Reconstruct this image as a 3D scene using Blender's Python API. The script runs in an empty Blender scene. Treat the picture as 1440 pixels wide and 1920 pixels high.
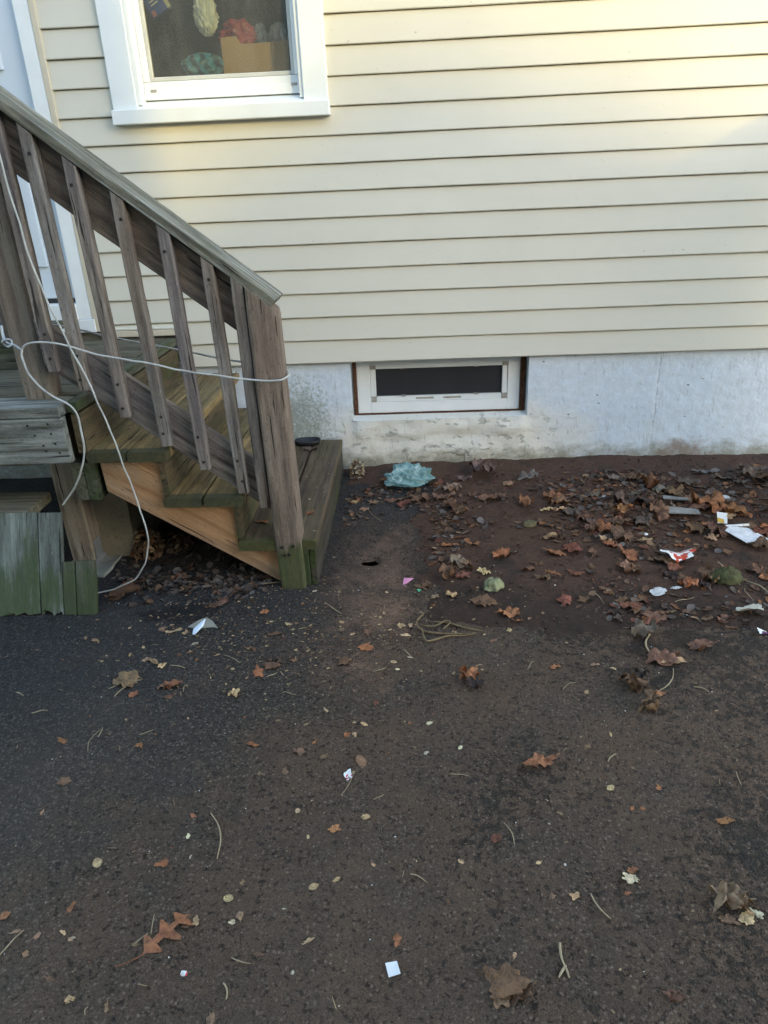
import bpy, bmesh, math, random
import numpy as np
from mathutils import Vector, Matrix, noise as mnoise

SC = bpy.context.scene
COL = SC.collection
R_ = math.radians

# ------------------------------------------------------------------ camera
EYE = (0.0, -3.2146, 1.235)
cam_data = bpy.data.cameras.new('camera')
cam = bpy.data.objects.new('camera', cam_data)
COL.objects.link(cam)
cr, cu, cf = Vector((0.99873, 0.03044, -0.04008)), Vector((0.02389, 0.41431, 0.90982)), Vector((-0.04430, 0.90963, -0.41305))
M = Matrix((cr, cu, -cf)).transposed().to_4x4()
M.translation = EYE
cam.matrix_world = M
cam_data.sensor_fit = 'VERTICAL'
cam_data.sensor_height = 36.0
cam_data.lens = 36.0 * 1330.0 / 1920.0
cam_data.clip_start = 0.05
cam_data.clip_end = 500.0
SC.camera = cam

# ------------------------------------------------------------------ sky, sun, exposure
SUN_EL, SUN_AZ = R_(15), R_(36)            # azimuth to the right of the wall's outward normal
world = bpy.data.worlds.new('World')
SC.world = world
world.use_nodes = True
wn = world.node_tree
sky = wn.nodes.new('ShaderNodeTexSky')
sky.sky_type = 'NISHITA'
sky.sun_disc = False
sky.sun_elevation = SUN_EL
sky.sun_rotation = math.pi - SUN_AZ
sky.air_density = 1.0
sky.dust_density = 0.6
wn.links.new(sky.outputs[0], wn.nodes['Background'].inputs[0])
wn.nodes['Background'].inputs[1].default_value = 0.15
sun_data = bpy.data.lights.new('sun', 'SUN')
sun_data.energy = 0.30
sun_data.angle = R_(1.6)
sun_data.color = (1.0, 0.78, 0.22)
sun = bpy.data.objects.new('sun', sun_data)
COL.objects.link(sun)
SUN_DIR = Vector((math.sin(SUN_AZ) * math.cos(SUN_EL), -math.cos(SUN_AZ) * math.cos(SUN_EL), math.sin(SUN_EL)))
sun.rotation_euler = SUN_DIR.to_track_quat('Z', 'Y').to_euler()
SC.view_settings.view_transform = 'Standard'
SC.view_settings.look = 'None'
SC.view_settings.gamma = 1.0
SC.view_settings.use_curve_mapping = False
SC.view_settings.exposure = 2.83
SC.view_settings.use_white_balance = True
SC.view_settings.white_balance_temperature = 7100.0
SC.cycles.use_denoising = True
SC.cycles.denoiser = 'OPENIMAGEDENOISE'
SC.cycles.denoising_input_passes = 'RGB_ALBEDO_NORMAL'
SC.cycles.denoising_prefilter = 'NONE'
SC.cycles.max_bounces = 6
SC.cycles.sample_clamp_indirect = 3.0

# ------------------------------------------------------------------ helpers
def lattice(ix, iy, seed):
    n = (ix * 374761393 + iy * 668265263 + seed * 974634777) & 0x7fffffff
    n = ((n ^ (n >> 13)) * 1274126177) & 0x7fffffff
    n = n ^ (n >> 16)
    return (n & 0xffff) / 65535.0

def vnoise(x, y, seed=0):
    x = np.asarray(x, float); y = np.asarray(y, float)
    ix = np.floor(x).astype(np.int64); iy = np.floor(y).astype(np.int64)
    fx = x - ix; fy = y - iy
    fx = fx * fx * (3 - 2 * fx); fy = fy * fy * (3 - 2 * fy)
    a = lattice(ix, iy, seed); b = lattice(ix + 1, iy, seed)
    c = lattice(ix, iy + 1, seed); d = lattice(ix + 1, iy + 1, seed)
    return (a + (b - a) * fx) * (1 - fy) + (c + (d - c) * fx) * fy - 0.5

def fbm(x, y, seed=0, oct=4):
    s = 0; a = 1.0; f = 1.0
    for i in range(oct):
        s = s + a * vnoise(x * f, y * f, seed + i * 17); a *= 0.5; f *= 2.03
    return s

def sstep(a, b, x):
    t = np.clip((np.asarray(x, float) - a) / (b - a), 0, 1)
    return t * t * (3 - 2 * t)

MATW = {}
def obj(name, verts, faces, mat, parent=None, matrix=None, smooth=False, attr=None):
    me = bpy.data.meshes.new(name)
    me.from_pydata([tuple(v) for v in verts], [], faces)
    if mat is not None: me.materials.append(mat)
    if smooth: me.polygons.foreach_set('use_smooth', [True] * len(me.polygons))
    me.update()
    o = bpy.data.objects.new(name, me)
    place(o, parent, matrix)
    return o

def place(o, parent=None, matrix=None):
    COL.objects.link(o)
    m = matrix if matrix is not None else Matrix.Identity(4)
    MATW[o.name] = m.copy()
    if parent is not None:
        o.parent = parent
        o.matrix_basis = MATW[parent.name].inverted() @ m
    else:
        o.matrix_basis = m

def empty(name, loc=(0, 0, 0), parent=None):
    o = bpy.data.objects.new(name, None)
    o.empty_display_size = 0.1
    place(o, parent, Matrix.Translation(loc))
    return o

def tag(o, label=None, cat=None, group=None, kind=None):
    if label: o['label'] = label
    if cat: o['category'] = cat
    if group: o['group'] = group
    if kind: o['kind'] = kind
    return o

def boxgeo(x0, x1, y0, y1, z0, z1):
    v = [(x, y, z) for x in (x0, x1) for y in (y0, y1) for z in (z0, z1)]
    f = [(0, 1, 3, 2), (4, 6, 7, 5), (0, 4, 5, 1), (2, 3, 7, 6), (0, 2, 6, 4), (1, 5, 7, 3)]
    return v, f

def box(name, x0, x1, y0, y1, z0, z1, mat, parent=None, bevel=0.002):
    me = bpy.data.meshes.new(name)
    bm = bmesh.new()
    cx, cy, cz = (x0 + x1) / 2, (y0 + y1) / 2, (z0 + z1) / 2
    v, f = boxgeo(x0 - cx, x1 - cx, y0 - cy, y1 - cy, z0 - cz, z1 - cz)
    bv = [bm.verts.new(p) for p in v]
    for q in f: bm.faces.new([bv[i] for i in q])
    bmesh.ops.recalc_face_normals(bm, faces=bm.faces)
    if bevel: bmesh.ops.bevel(bm, geom=list(bm.edges), offset=bevel, segments=2, affect='EDGES', profile=0.5)
    bm.to_mesh(me); bm.free()
    me.materials.append(mat)
    o = bpy.data.objects.new(name, me)
    place(o, parent, Matrix.Translation((cx, cy, cz)))
    return o

def board(name, a, b, wdir, w, t, mat, parent=None, cut0=0.0, cut1=0.0, r=0.004, jit=0.0012, seed=0, taper_rough=0.0, wseg=0, rot0=0.0):
    """A sawn board from a to b: local X along the grain, Y the width, Z the thickness; cut = end skew along the width."""
    a, b = Vector(a), Vector(b)
    X = (b - a); L = X.length; X.normalize()
    Y = Vector(wdir); Y = (Y - X * Y.dot(X)).normalized(); Z = X.cross(Y)
    n = max(2, int(L / 0.05))
    hw, ht = w / 2, t / 2
    prof = [(-hw + r, -ht), (hw - r, -ht), (hw - .3 * r, -ht + .3 * r), (hw, -ht + r), (hw, ht - r), (hw - .3 * r, ht - .3 * r), (hw - r, ht), (-hw + r, ht),
            (-hw + .3 * r, ht - .3 * r), (-hw, ht - r), (-hw, -ht + r), (-hw + .3 * r, -ht + .3 * r)]
    if wseg:
        ins = [-hw + r + (2 * hw - 2 * r) * q / wseg for q in range(1, wseg)]
        prof = [prof[0]] + [(q, -ht) for q in ins] + prof[1:7] + [(q, ht) for q in reversed(ins)] + prof[7:]
    m = len(prof)
    rnd = random.Random(seed * 131 + int(1000 * (a.x + 3 * a.y + 7 * a.z)))
    ph = [rnd.uniform(0, 100) for _ in range(2)]
    verts = []
    for i in range(n + 1):
        s = i / n
        x = -L / 2 + L * s
        wob = mnoise.noise(Vector((x * 3, ph[0], 0))) * jit * 1.5
        for (y, z) in prof:
            k = cut0 * (1 - s) + cut1 * s if (i in (0, n)) else 0
            xx = x + ((cut0 * y) if i == 0 else (cut1 * y) if i == n else 0)
            if i in (0, n):
                xx += rnd.uniform(-1, 1) * (0.0006 + taper_rough)
                if i == 0 and rot0: xx += rot0 * max(0.0, 0.25 + mnoise.noise(Vector((y * 26, seed, 0))) + 0.6 * mnoise.noise(Vector((y * 90, seed, 3))))
                y *= (1 - 0.25 * r / hw); z *= (1 - 0.25 * r / ht)
            j = mnoise.noise(Vector((x * 18, y * 40 + ph[1], z * 40))) * jit
            verts.append((xx, y + wob + j, z + j * 0.8))
    faces = []
    for i in range(n):
        for k in range(m):
            faces.append((i * m + k, i * m + (k + 1) % m, (i + 1) * m + (k + 1) % m, (i + 1) * m + k))
    faces.append(tuple(reversed(range(m))))
    faces.append(tuple(range(n * m, n * m + m)))
    MM = Matrix((X, Y, Z)).transposed().to_4x4()
    MM.translation = (a + b) / 2
    return obj(name, verts, faces, mat, parent, MM)

def catmull(pts, sub=8):
    P = [Vector(p) for p in pts]
    P = [P[0] * 2 - P[1]] + P + [P[-1] * 2 - P[-2]]
    out = []
    for i in range(1, len(P) - 2):
        p0, p1, p2, p3 = P[i - 1:i + 3]
        for k in range(sub):
            t = k / sub
            out.append(0.5 * ((2 * p1) + (p2 - p0) * t + (2 * p0 - 5 * p1 + 4 * p2 - p3) * t * t + (3 * p1 - p0 - 3 * p2 + p3) * t ** 3))
    out.append(P[-2])
    return out

def tubegeo(pts, rad, sides=8):
    """A tube along pts; rad a number or a list."""
    n = len(pts); verts = []; faces = []
    up = Vector((0.13, 0.21, 0.97))
    for i, p in enumerate(pts):
        d = (Vector(pts[min(i + 1, n - 1)]) - Vector(pts[max(i - 1, 0)])).normalized()
        u = d.cross(up)
        if u.length < 1e-3: u = d.cross(Vector((1, 0, 0)))
        u.normalize(); v = u.cross(d)
        r = rad[i] if isinstance(rad, (list, tuple)) else rad
        for k in range(sides):
            a = 2 * math.pi * k / sides
            verts.append(Vector(p) + u * (r * math.cos(a)) + v * (r * math.sin(a)))
    for i in range(n - 1):
        for k in range(sides):
            faces.append((i * sides + k, i * sides + (k + 1) % sides, (i + 1) * sides + (k + 1) % sides, (i + 1) * sides + k))
    faces.append(tuple(reversed(range(sides)))); faces.append(tuple(range((n - 1) * sides, n * sides)))
    return verts, faces

def tube(name, pts, rad, mat, parent=None, sub=8, sides=8):
    p = catmull(pts, sub)
    if isinstance(rad, (list, tuple)):
        rad = list(np.interp(np.linspace(0, len(rad) - 1, len(p)), range(len(rad)), rad))
    v, f = tubegeo(p, rad, sides)
    c = Vector(pts[0])
    return obj(name, [q - c for q in v], f, mat, parent, Matrix.Translation(c), smooth=True)

# ------------------------------------------------------------------ materials
class NT:
    def __init__(s, name):
        s.m = bpy.data.materials.new(name); s.m.use_nodes = True
        s.t = s.m.node_tree; s.b = s.t.nodes['Principled BSDF']; s.out = s.t.nodes['Material Output']
    def n(s, typ, **kw):
        nd = s.t.nodes.new('ShaderNode' + typ)
        for k, v in kw.items():
            if k.startswith('_'): setattr(nd, k[1:], v)
            else: s.set(nd, k, v)
        return nd
    def set(s, nd, k, v):
        key = int(k[1:]) if k[0] == 'i' and k[1:].isdigit() else k.replace('__', ' ')
        sock = nd.inputs[key]
        if isinstance(v, bpy.types.NodeSocket): s.t.links.new(v, sock)
        elif hasattr(v, 'outputs'): s.t.links.new(v.outputs[0], sock)
        else: sock.default_value = v
    def coords(s, kind='Object', scale=(1, 1, 1), rnd=True, loc=(0, 0, 0)):
        tc = s.n('TexCoord').outputs[kind] if kind != 'Position' else s.n('NewGeometry').outputs['Position']
        if rnd:
            oi = s.n('ObjectInfo').outputs['Random']
            mul = s.n('Math', _operation='MULTIPLY', i0=oi, i1=37.0)
            tc = s.n('VectorMath', _operation='ADD', i0=tc, i1=mul.outputs[0]).outputs[0]
        return s.n('Mapping', Vector=tc, Scale=scale, Location=loc).outputs[0]
    def noise(s, vec, scale=1.0, detail=4.0, rough=0.55, dist=0.0):
        return s.n('TexNoise', Vector=vec, Scale=scale, Detail=detail, Roughness=rough, Distortion=dist).outputs['Fac']
    def ramp(s, fac, stops, interp='LINEAR'):
        r = s.n('ValToRGB', Fac=fac); cr = r.color_ramp; cr.interpolation = interp
        while len(cr.elements) < len(stops): cr.elements.new(0.5)
        for e, (p, c) in zip(cr.elements, stops):
            e.position = p
            e.color = (c, c, c, 1) if isinstance(c, (int, float)) else (*c, 1)
        return r.outputs[0]
    def mix(s, fac, a, b, blend='MIX'):
        m = s.n('Mix', _data_type='RGBA', _blend_type=blend)
        s.set(m, 'i0', fac)
        for k, v in ((6, a), (7, b)):
            if isinstance(v, bpy.types.NodeSocket): s.t.links.new(v, m.inputs[k])
            else: m.inputs[k].default_value = (*v, 1) if len(v) == 3 else v
        return m.outputs[2]
    def math(s, op, a, b=0.0, c=0.0, clamp=False):
        nd = s.n('Math', _operation=op, i0=a, i1=b, i2=c); nd.use_clamp = clamp
        return nd.outputs[0]
    def maprange(s, v, a, b, c=0.0, d=1.0):
        nd = s.n('MapRange', Value=v); nd.interpolation_type = 'SMOOTHSTEP'
        for k, x in zip(('From Min', 'From Max', 'To Min', 'To Max'), (a, b, c, d)): nd.inputs[k].default_value = x
        return nd.outputs[0]
    def sep(s, vec): return s.n('SeparateXYZ', i0=vec).outputs
    def bump(s, h, strength=0.3, dist=0.01, prev=None):
        b = s.n('Bump', Height=h, Strength=strength, Distance=dist)
        if prev is not None: s.set(b, 'Normal', prev)
        return b.outputs[0]
    def fin(s, color, rough=0.6, normal=None, spec=0.4, **kw):
        s.set(s.b, 'Base__Color', color if isinstance(color, bpy.types.NodeSocket) else (*color, 1))
        s.set(s.b, 'Roughness', rough)
        s.set(s.b, 'Specular__IOR__Level', spec)
        if normal is not None: s.set(s.b, 'Normal', normal)
        for k, v in kw.items(): s.set(s.b, k, v)
        return s.m

def plain(name, col, rough=0.6, spec=0.4, metal=0.0, grime=0.0, gscale=12.0):
    t = NT(name)
    v = t.coords('Object')
    n = t.noise(v, gscale, 5)
    c = t.mix(t.ramp(n, [(0.35, 0.0), (0.75, 1.0)]), col, tuple(x * (1 - grime) for x in col))
    nb = t.noise(v, 90, 3)
    return t.fin(c, rough, t.bump(nb, 0.08, 0.002), spec, Metallic=metal)

def wood(name, light, dark, moss=0.0, mosscol=(0.040, 0.052, 0.018), gmoss=0.0, fmoss=0.0, streak=0.5, rough=0.8, fiber=0.6, grain=30.0, tint=None, stain=0.3, wet=0.0, mscale=9.0, pale=None, ring=0.5):
    t = NT(name)
    O = lambda s, l=(0, 0, 0): t.coords('Object', s, loc=l)
    v1 = O((1, 1, 1))
    x, y, z = t.sep(v1)
    warp = t.noise(O((1.1, 5, 5)), 1, 3, 0.5)
    ph = t.math('ADD', t.math('MULTIPLY', t.math('ADD', y, t.math('MULTIPLY', z, 0.7)), grain * 6.283), t.math('MULTIPLY', warp, 26.0))
    rings = t.math('ADD', t.math('MULTIPLY', t.math('SINE', ph), 0.5), 0.5)
    rings = t.math('POWER', rings, 2.2)
    fib = t.noise(O((16, 250, 250)), 1, 4, 0.75)
    stk = t.noise(O((3.4, 46, 46), (3, 7, 1)), 1, 6, 0.72)
    crk = t.noise(O((3.4, 85, 85), (11, 5, 2)), 1, 3, 0.55)
    blo = t.noise(O((2.5, 11, 11), (1, 2, 3)), 1, 4, 0.6)
    g = t.math('MULTIPLY', rings, -0.30 * ring)
    g = t.math('ADD', g, t.math('MULTIPLY', t.math('SUBTRACT', fib, 0.5), fiber * 1.5))
    g = t.math('ADD', g, t.math('MULTIPLY', t.math('SUBTRACT', stk, 0.5), streak * 2.4))
    lin = t.noise(O((3.2, 120, 120), (4, 9, 2)), 1, 3, 0.6)
    g = t.math('ADD', g, t.math('MULTIPLY', t.ramp(lin, [(0.40, -0.30), (0.52, 0.0), (0.68, 0.22)]), 0.8))
    g = t.math('ADD', g, 0.62)
    c = t.ramp(g, [(0.10, dark), (0.55, tuple((p + q) / 2 for p, q in zip(light, dark))), (0.95, light)])
    c = t.mix(t.math('MULTIPLY', t.ramp(blo, [(0.45, 0.0), (0.66, 1.0)]), stain), c, tuple(q * 0.40 for q in dark))
    if tint is not None:
        c = t.mix(t.math('MULTIPLY', t.ramp(t.noise(O((1.6, 9, 9), (9, 4, 4)), 1, 4), [(0.42, 0.0), (0.62, 1.0)]), 0.6), c, t.mix(g, tuple(q * 0.45 for q in tint), tint))
    if pale is not None:
        c = t.mix(t.math('MULTIPLY', t.ramp(t.noise(O((2.4, 70, 70), (6, 3, 8)), 1, 5, 0.7), [(0.54, 0.0), (0.66, 1.0)]), 0.75), c, pale)
    vor = t.n('TexVoronoi', Vector=O((2.6, 9.0, 0.6), (5, 1, 9)), Scale=1.0, Randomness=1.0)
    kd = t.math('ADD', vor.outputs['Distance'], t.math('MULTIPLY', t.math('SUBTRACT', fib, 0.5), 0.03))
    kon = t.math('GREATER_THAN', t.sep(vor.outputs['Color'])[0], 0.50)
    c = t.mix(t.math('MULTIPLY', t.math('MULTIPLY', t.ramp(kd, [(0.05, 1.0), (0.09, 0.5), (0.15, 0.0)]), kon), 0.85), c, (0.030, 0.016, 0.009))
    cm = t.ramp(crk, [(0.335, 1.0), (0.365, 0.0)])
    spn = t.noise(O((70, 130, 130), (1, 1, 7)), 1, 3, 0.7)
    c = t.mix(t.ramp(spn, [(0.30, 0.55), (0.40, 0.0)]), c, tuple(q * 0.25 for q in dark))
    c = t.mix(t.ramp(spn, [(0.62, 0.0), (0.72, 0.35)]), c, tuple(min(1, q * 1.25) for q in light))
    c = t.mix(t.math('MULTIPLY', cm, 0.85), c, tuple(q * 0.16 for q in dark))
    if moss > 0 or gmoss > 0 or fmoss > 0:
        px, py, pz = t.sep(t.n('NewGeometry').outputs['Position'])
        mn = t.noise(O((0.5, 1, 1), (2, 8, 6)), mscale, 6, 0.7)
        mm = t.math('ADD', mn, moss - 0.60)
        if gmoss > 0: mm = t.math('ADD', mm, t.maprange(pz, 0.03, 0.20, gmoss, 0.0))
        if fmoss > 0: mm = t.math('ADD', mm, t.maprange(py, -1.085, -1.03, fmoss, 0.0))
        mm = t.math('SUBTRACT', mm, t.math('MULTIPLY', t.math('SUBTRACT', stk, 0.35), 0.55))
        mask = t.ramp(mm, [(0.00, 0.0), (0.16, 1.0)])
        mv = t.mix(t.noise(O((30, 90, 90)), 1, 4, 0.7), tuple(q * 0.35 for q in mosscol), tuple(q * 1.6 for q in mosscol))
        c = t.mix(t.math('MULTIPLY', mask, 0.80), c, mv)
    h = t.math('SUBTRACT', t.math('ADD', t.math('ADD', t.math('MULTIPLY', fib, 0.9), t.math('MULTIPLY', stk, 0.6)), t.math('MULTIPLY', rings, -0.35)), t.math('MULTIPLY', cm, 1.4))
    return t.fin(c, rough - wet * 0.35, t.bump(h, 0.75, 0.0025), 0.3)

# wood kinds
W_GREY = wood('wood_weathered_grey', (0.32, 0.295, 0.27), (0.065, 0.054, 0.048), stain=0.45, tint=(0.20, 0.135, 0.09), streak=0.7)
W_POST = wood('wood_newel_post', (0.315, 0.255, 0.205), (0.075, 0.055, 0.043), gmoss=0.75, stain=0.5, tint=(0.21, 0.145, 0.105), grain=16, moss=0.0, mosscol=(0.050, 0.068, 0.020), streak=0.75)
W_RAIL = wood('wood_rail', (0.235, 0.175, 0.13), (0.045, 0.032, 0.025), grain=22, stain=0.35, streak=0.8, tint=(0.19, 0.165, 0.15), ring=0.9)
W_RAIL2 = wood('wood_lower_rail', (0.31, 0.265, 0.225), (0.060, 0.046, 0.041), grain=24, stain=0.3, streak=0.8, tint=(0.19, 0.165, 0.175), ring=1.0)
W_CAP = wood('wood_cap', (0.25, 0.24, 0.185), (0.050, 0.047, 0.034), moss=0.12, mosscol=(0.075, 0.078, 0.045), stain=0.55, streak=0.9, pale=(0.42, 0.44, 0.41))
W_PALE = wood('wood_rim', (0.30, 0.305, 0.28), (0.070, 0.072, 0.060), moss=0.14, mosscol=(0.12, 0.12, 0.05), stain=0.45, streak=1.0, grain=18, ring=0.9)
W_LOWP = wood('wood_support_post', (0.31, 0.275, 0.225), (0.105, 0.085, 0.068), gmoss=0.25, moss=0.02, stain=0.25, grain=22, tint=(0.24, 0.165, 0.12), ring=0.9)
W_SUPP = wood('wood_support_post_lit', (0.46, 0.41, 0.335), (0.17, 0.14, 0.11), gmoss=0.2, moss=0.0, stain=0.2, grain=22, tint=(0.34, 0.24, 0.18), ring=0.9)  # lighter copy of the post wood, brightened in colour against the landing's shade
W_NEW = wood('wood_new_stringer', (0.50, 0.285, 0.145), (0.25, 0.115, 0.050), stain=0.25, streak=0.45, fiber=0.35, grain=14, rough=0.7, ring=0.9, tint=(0.40, 0.30, 0.21))
W_TREAD = wood('wood_tread', (0.35, 0.235, 0.100), (0.060, 0.043, 0.022), moss=0.03, fmoss=0.85, mosscol=(0.026, 0.034, 0.018), stain=0.55, rough=0.75, wet=0.3, streak=0.7, tint=(0.13, 0.115, 0.06))
W_TREAD3 = wood('wood_dark_tread', (0.145, 0.100, 0.068), (0.026, 0.019, 0.014), moss=0.08, fmoss=0.45, mosscol=(0.055, 0.060, 0.018), stain=0.4, wet=0.5, streak=0.7, tint=(0.13, 0.11, 0.05))
W_RISER = wood('wood_riser', (0.150, 0.108, 0.058), (0.030, 0.025, 0.015), moss=0.14, mosscol=(0.050, 0.062, 0.018), stain=0.5)
W_GREEN = wood('wood_mossy', (0.13, 0.13, 0.09), (0.035, 0.036, 0.024), moss=0.22, mosscol=(0.034, 0.052, 0.017), gmoss=0.15, stain=0.5, wet=0.2)
W_PANEL = wood('wood_panel', (0.26, 0.285, 0.25), (0.052, 0.058, 0.048), moss=0.16, mosscol=(0.050, 0.072, 0.026), gmoss=0.14, stain=0.65, grain=14, streak=0.6, mscale=7.0)
W_OLD = wood('wood_old_plank', (0.25, 0.225, 0.16), (0.060, 0.052, 0.036), moss=0.1, stain=0.6)
W_DECK = wood('wood_deck', (0.165, 0.140, 0.090), (0.040, 0.036, 0.025), moss=0.13, mosscol=(0.052, 0.058, 0.030), stain=0.55)
W_KICK = wood('wood_kick', (0.085, 0.070, 0.055), (0.024, 0.020, 0.016), moss=0.06, gmoss=0.1, fmoss=0.35, mosscol=(0.040, 0.055, 0.014), stain=0.4, wet=0.4)

def siding_mat():
    t = NT('vinyl_siding')
    p = t.coords('Position', (1, 1, 1), rnd=False)
    px, py, pz = t.sep(p)
    var = t.noise(t.coords('Object', (0.7, 3, 3)), 1, 4)
    c = t.mix(var, (0.565, 0.542, 0.455), (0.610, 0.587, 0.500))
    emb = t.noise(t.coords('Object', (14, 260, 260)), 1, 3)
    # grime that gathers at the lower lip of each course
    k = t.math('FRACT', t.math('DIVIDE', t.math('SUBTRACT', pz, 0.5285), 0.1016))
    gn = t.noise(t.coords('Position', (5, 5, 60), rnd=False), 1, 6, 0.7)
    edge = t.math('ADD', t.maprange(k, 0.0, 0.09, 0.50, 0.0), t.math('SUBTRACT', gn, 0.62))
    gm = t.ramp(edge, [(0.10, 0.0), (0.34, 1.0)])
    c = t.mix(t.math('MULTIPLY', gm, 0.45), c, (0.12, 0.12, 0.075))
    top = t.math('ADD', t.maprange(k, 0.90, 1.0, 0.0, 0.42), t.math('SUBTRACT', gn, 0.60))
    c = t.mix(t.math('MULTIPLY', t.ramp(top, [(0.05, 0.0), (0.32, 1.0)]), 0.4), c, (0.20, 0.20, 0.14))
    spk = t.noise(t.coords('Position', (60, 60, 60), rnd=False), 1, 2)
    c = t.mix(t.ramp(spk, [(0.73, 0.0), (0.78, 0.45)]), c, (0.16, 0.14, 0.10))
    dirt = t.noise(t.coords('Position', (1.4, 1, 2.2), rnd=False), 1, 5)
    c = t.mix(t.math('MULTIPLY', t.ramp(dirt, [(0.45, 0.0), (0.75, 1.0)]), 0.25), c, (0.42, 0.40, 0.33))
    return t.fin(c, 0.46, t.bump(emb, 0.10, 0.0012), 0.4)
M_SIDING = siding_mat()

def foundation_mat():
    t = NT('painted_concrete')
    P = lambda s, l=(0, 0, 0): t.coords('Position', s, rnd=False, loc=l)
    px, py, pz = t.sep(P((1, 1, 1)))
    c = t.mix(t.noise(P((3, 3, 5)), 1, 5), (0.52, 0.595, 0.665), (0.63, 0.70, 0.765))
    c = t.mix(t.ramp(t.noise(P((22, 22, 30), (5, 5, 5)), 1, 6, 0.7), [(0.40, 0.30), (0.62, 0.0)]), c, (0.40, 0.44, 0.46))
    # yellowed old patch of plaster below and beside the window
    d = t.n('VectorMath', _operation='DISTANCE', i0=t.n('Mapping', Vector=P((1, 0, 1)), Scale=(0.62, 0, 1.5)).outputs[0], i1=(0.10, 0, 0.17)).outputs['Value']
    old = t.ramp(t.math('ADD', d, t.math('MULTIPLY', t.math('SUBTRACT', t.noise(P((7, 7, 7)), 1, 4), 0.5), 0.25)), [(0.26, 1.0), (0.46, 0.0)])
    c = t.mix(old, c, t.mix(t.noise(P((11, 11, 11)), 1, 5), (0.57, 0.55, 0.47), (0.73, 0.71, 0.64)))
    # flaked paint showing grey cement, inside the old patch
    fl = t.noise(P((13, 13, 24)), 1, 6, 0.62)
    flm = t.math('MULTIPLY', t.ramp(fl, [(0.585, 0.0), (0.605, 1.0)]), old)
    c = t.mix(t.math('MULTIPLY', flm, 0.75), c, (0.37, 0.37, 0.33))
    # wandering cracks
    wv = t.n('TexNoise', Vector=P((6, 6, 6)), Scale=1.0, Detail=4.0)
    wp = t.n('VectorMath', _operation='ADD', i0=P((4.2, 4.2, 9)), i1=t.n('VectorMath', _operation='SCALE', i0=wv.outputs['Color'], Scale=1.6).outputs[0])
    vor = t.n('TexVoronoi', Vector=wp.outputs[0], Scale=1.0, _feature='DISTANCE_TO_EDGE')
    crack = t.math('MULTIPLY', t.math('MULTIPLY', t.ramp(vor.outputs['Distance'], [(0.010, 1.0), (0.026, 0.0)]), old), t.ramp(t.noise(P((3, 3, 3), (4, 4, 4)), 1, 2), [(0.48, 0.0), (0.60, 1.0)]))
    c = t.mix(t.math('MULTIPLY', crack, 0.8), c, (0.14, 0.13, 0.10))
    # pits and scratches
    pit = t.n('TexVoronoi', Vector=t.n('VectorMath', _operation='ADD', i0=P((15, 15, 22)), i1=t.n('VectorMath', _operation='SCALE', i0=t.n('TexNoise', Vector=P((90, 90, 90)), Scale=1.0).outputs['Color'], Scale=0.12).outputs[0]).outputs[0], Scale=1.0)
    pm = t.math('MULTIPLY', t.ramp(pit.outputs['Distance'], [(0.05, 1.0), (0.09, 0.0)]), t.math('GREATER_THAN', t.sep(pit.outputs['Color'])[0], 0.70))
    c = t.mix(t.math('MULTIPLY', pm, 0.8), c, (0.12, 0.12, 0.11))
    sc = t.noise(P((90, 90, 14)), 1, 4, 0.7)
    c = t.mix(t.math('MULTIPLY', t.ramp(sc, [(0.60, 0.0), (0.68, 1.0)]), 0.42), c, (0.22, 0.23, 0.22))
    # the cold joint, a scraped vertical line
    jn = t.math('ABSOLUTE', t.math('SUBTRACT', px, t.math('ADD', 1.122, t.math('MULTIPLY', t.math('SUBTRACT', t.noise(P((0, 0, 14)), 1, 4), 0.5), 0.03))))
    jm = t.math('MULTIPLY', t.maprange(jn, 0.001, 0.006, 1.0, 0.0), t.ramp(t.noise(P((60, 0, 40)), 1, 3), [(0.42, 0.0), (0.55, 1.0)]))
    c = t.mix(t.math('MULTIPLY', jm, 0.45), c, (0.16, 0.17, 0.17))
    # splash dirt and algae above the soil, ragged
    sp = t.math('ADD', t.maprange(pz, 0.0, 0.20, 0.62, -0.05), t.math('SUBTRACT', t.noise(P((16, 16, 22)), 1, 6, 0.7), 0.62))
    c = t.mix(t.math('MULTIPLY', t.ramp(sp, [(0.12, 0.0), (0.50, 1.0)]), 0.80), c, (0.20, 0.185, 0.12))
    al = t.n('VectorMath', _operation='DISTANCE', i0=t.n('Mapping', Vector=P((1, 0, 1)), Scale=(1.0, 0, 0.8)).outputs[0], i1=(-0.55, 0, 0.20)).outputs['Value']
    alm = t.math('ADD', t.maprange(al, 0.02, 0.36, 0.36, -0.15), t.math('SUBTRACT', t.noise(P((95, 95, 80)), 1, 4, 0.75), 0.60))
    c = t.mix(t.math('MULTIPLY', t.ramp(alm, [(0.04, 0.0), (0.24, 1.0)]), 0.7), c, (0.17, 0.19, 0.12))
    rs = t.n('VectorMath', _operation='DISTANCE', i0=t.n('Mapping', Vector=P((1, 0, 1)), Scale=(0.55, 0, 1)).outputs[0], i1=(0.70, 0, 0.045)).outputs['Value']
    rsm = t.math('ADD', t.maprange(rs, 0.02, 0.14, 0.42, -0.2), t.math('SUBTRACT', t.noise(P((22, 22, 22)), 1, 5, 0.7), 0.6))
    c = t.mix(t.math('MULTIPLY', t.ramp(rsm, [(0.05, 0.0), (0.3, 1.0)]), 0.7), c, (0.21, 0.14, 0.10))
    h = t.math('ADD', t.math('MULTIPLY', t.noise(P((40, 40, 40)), 1, 5, 0.6), 0.5), t.math('MULTIPLY', t.noise(P((9, 9, 14)), 1, 4), 0.8))
    h = t.math('SUBTRACT', h, t.math('ADD', t.math('MULTIPLY', crack, 0.8), t.math('ADD', t.math('MULTIPLY', pm, 0.6), t.math('MULTIPLY', flm, 0.45))))
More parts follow.
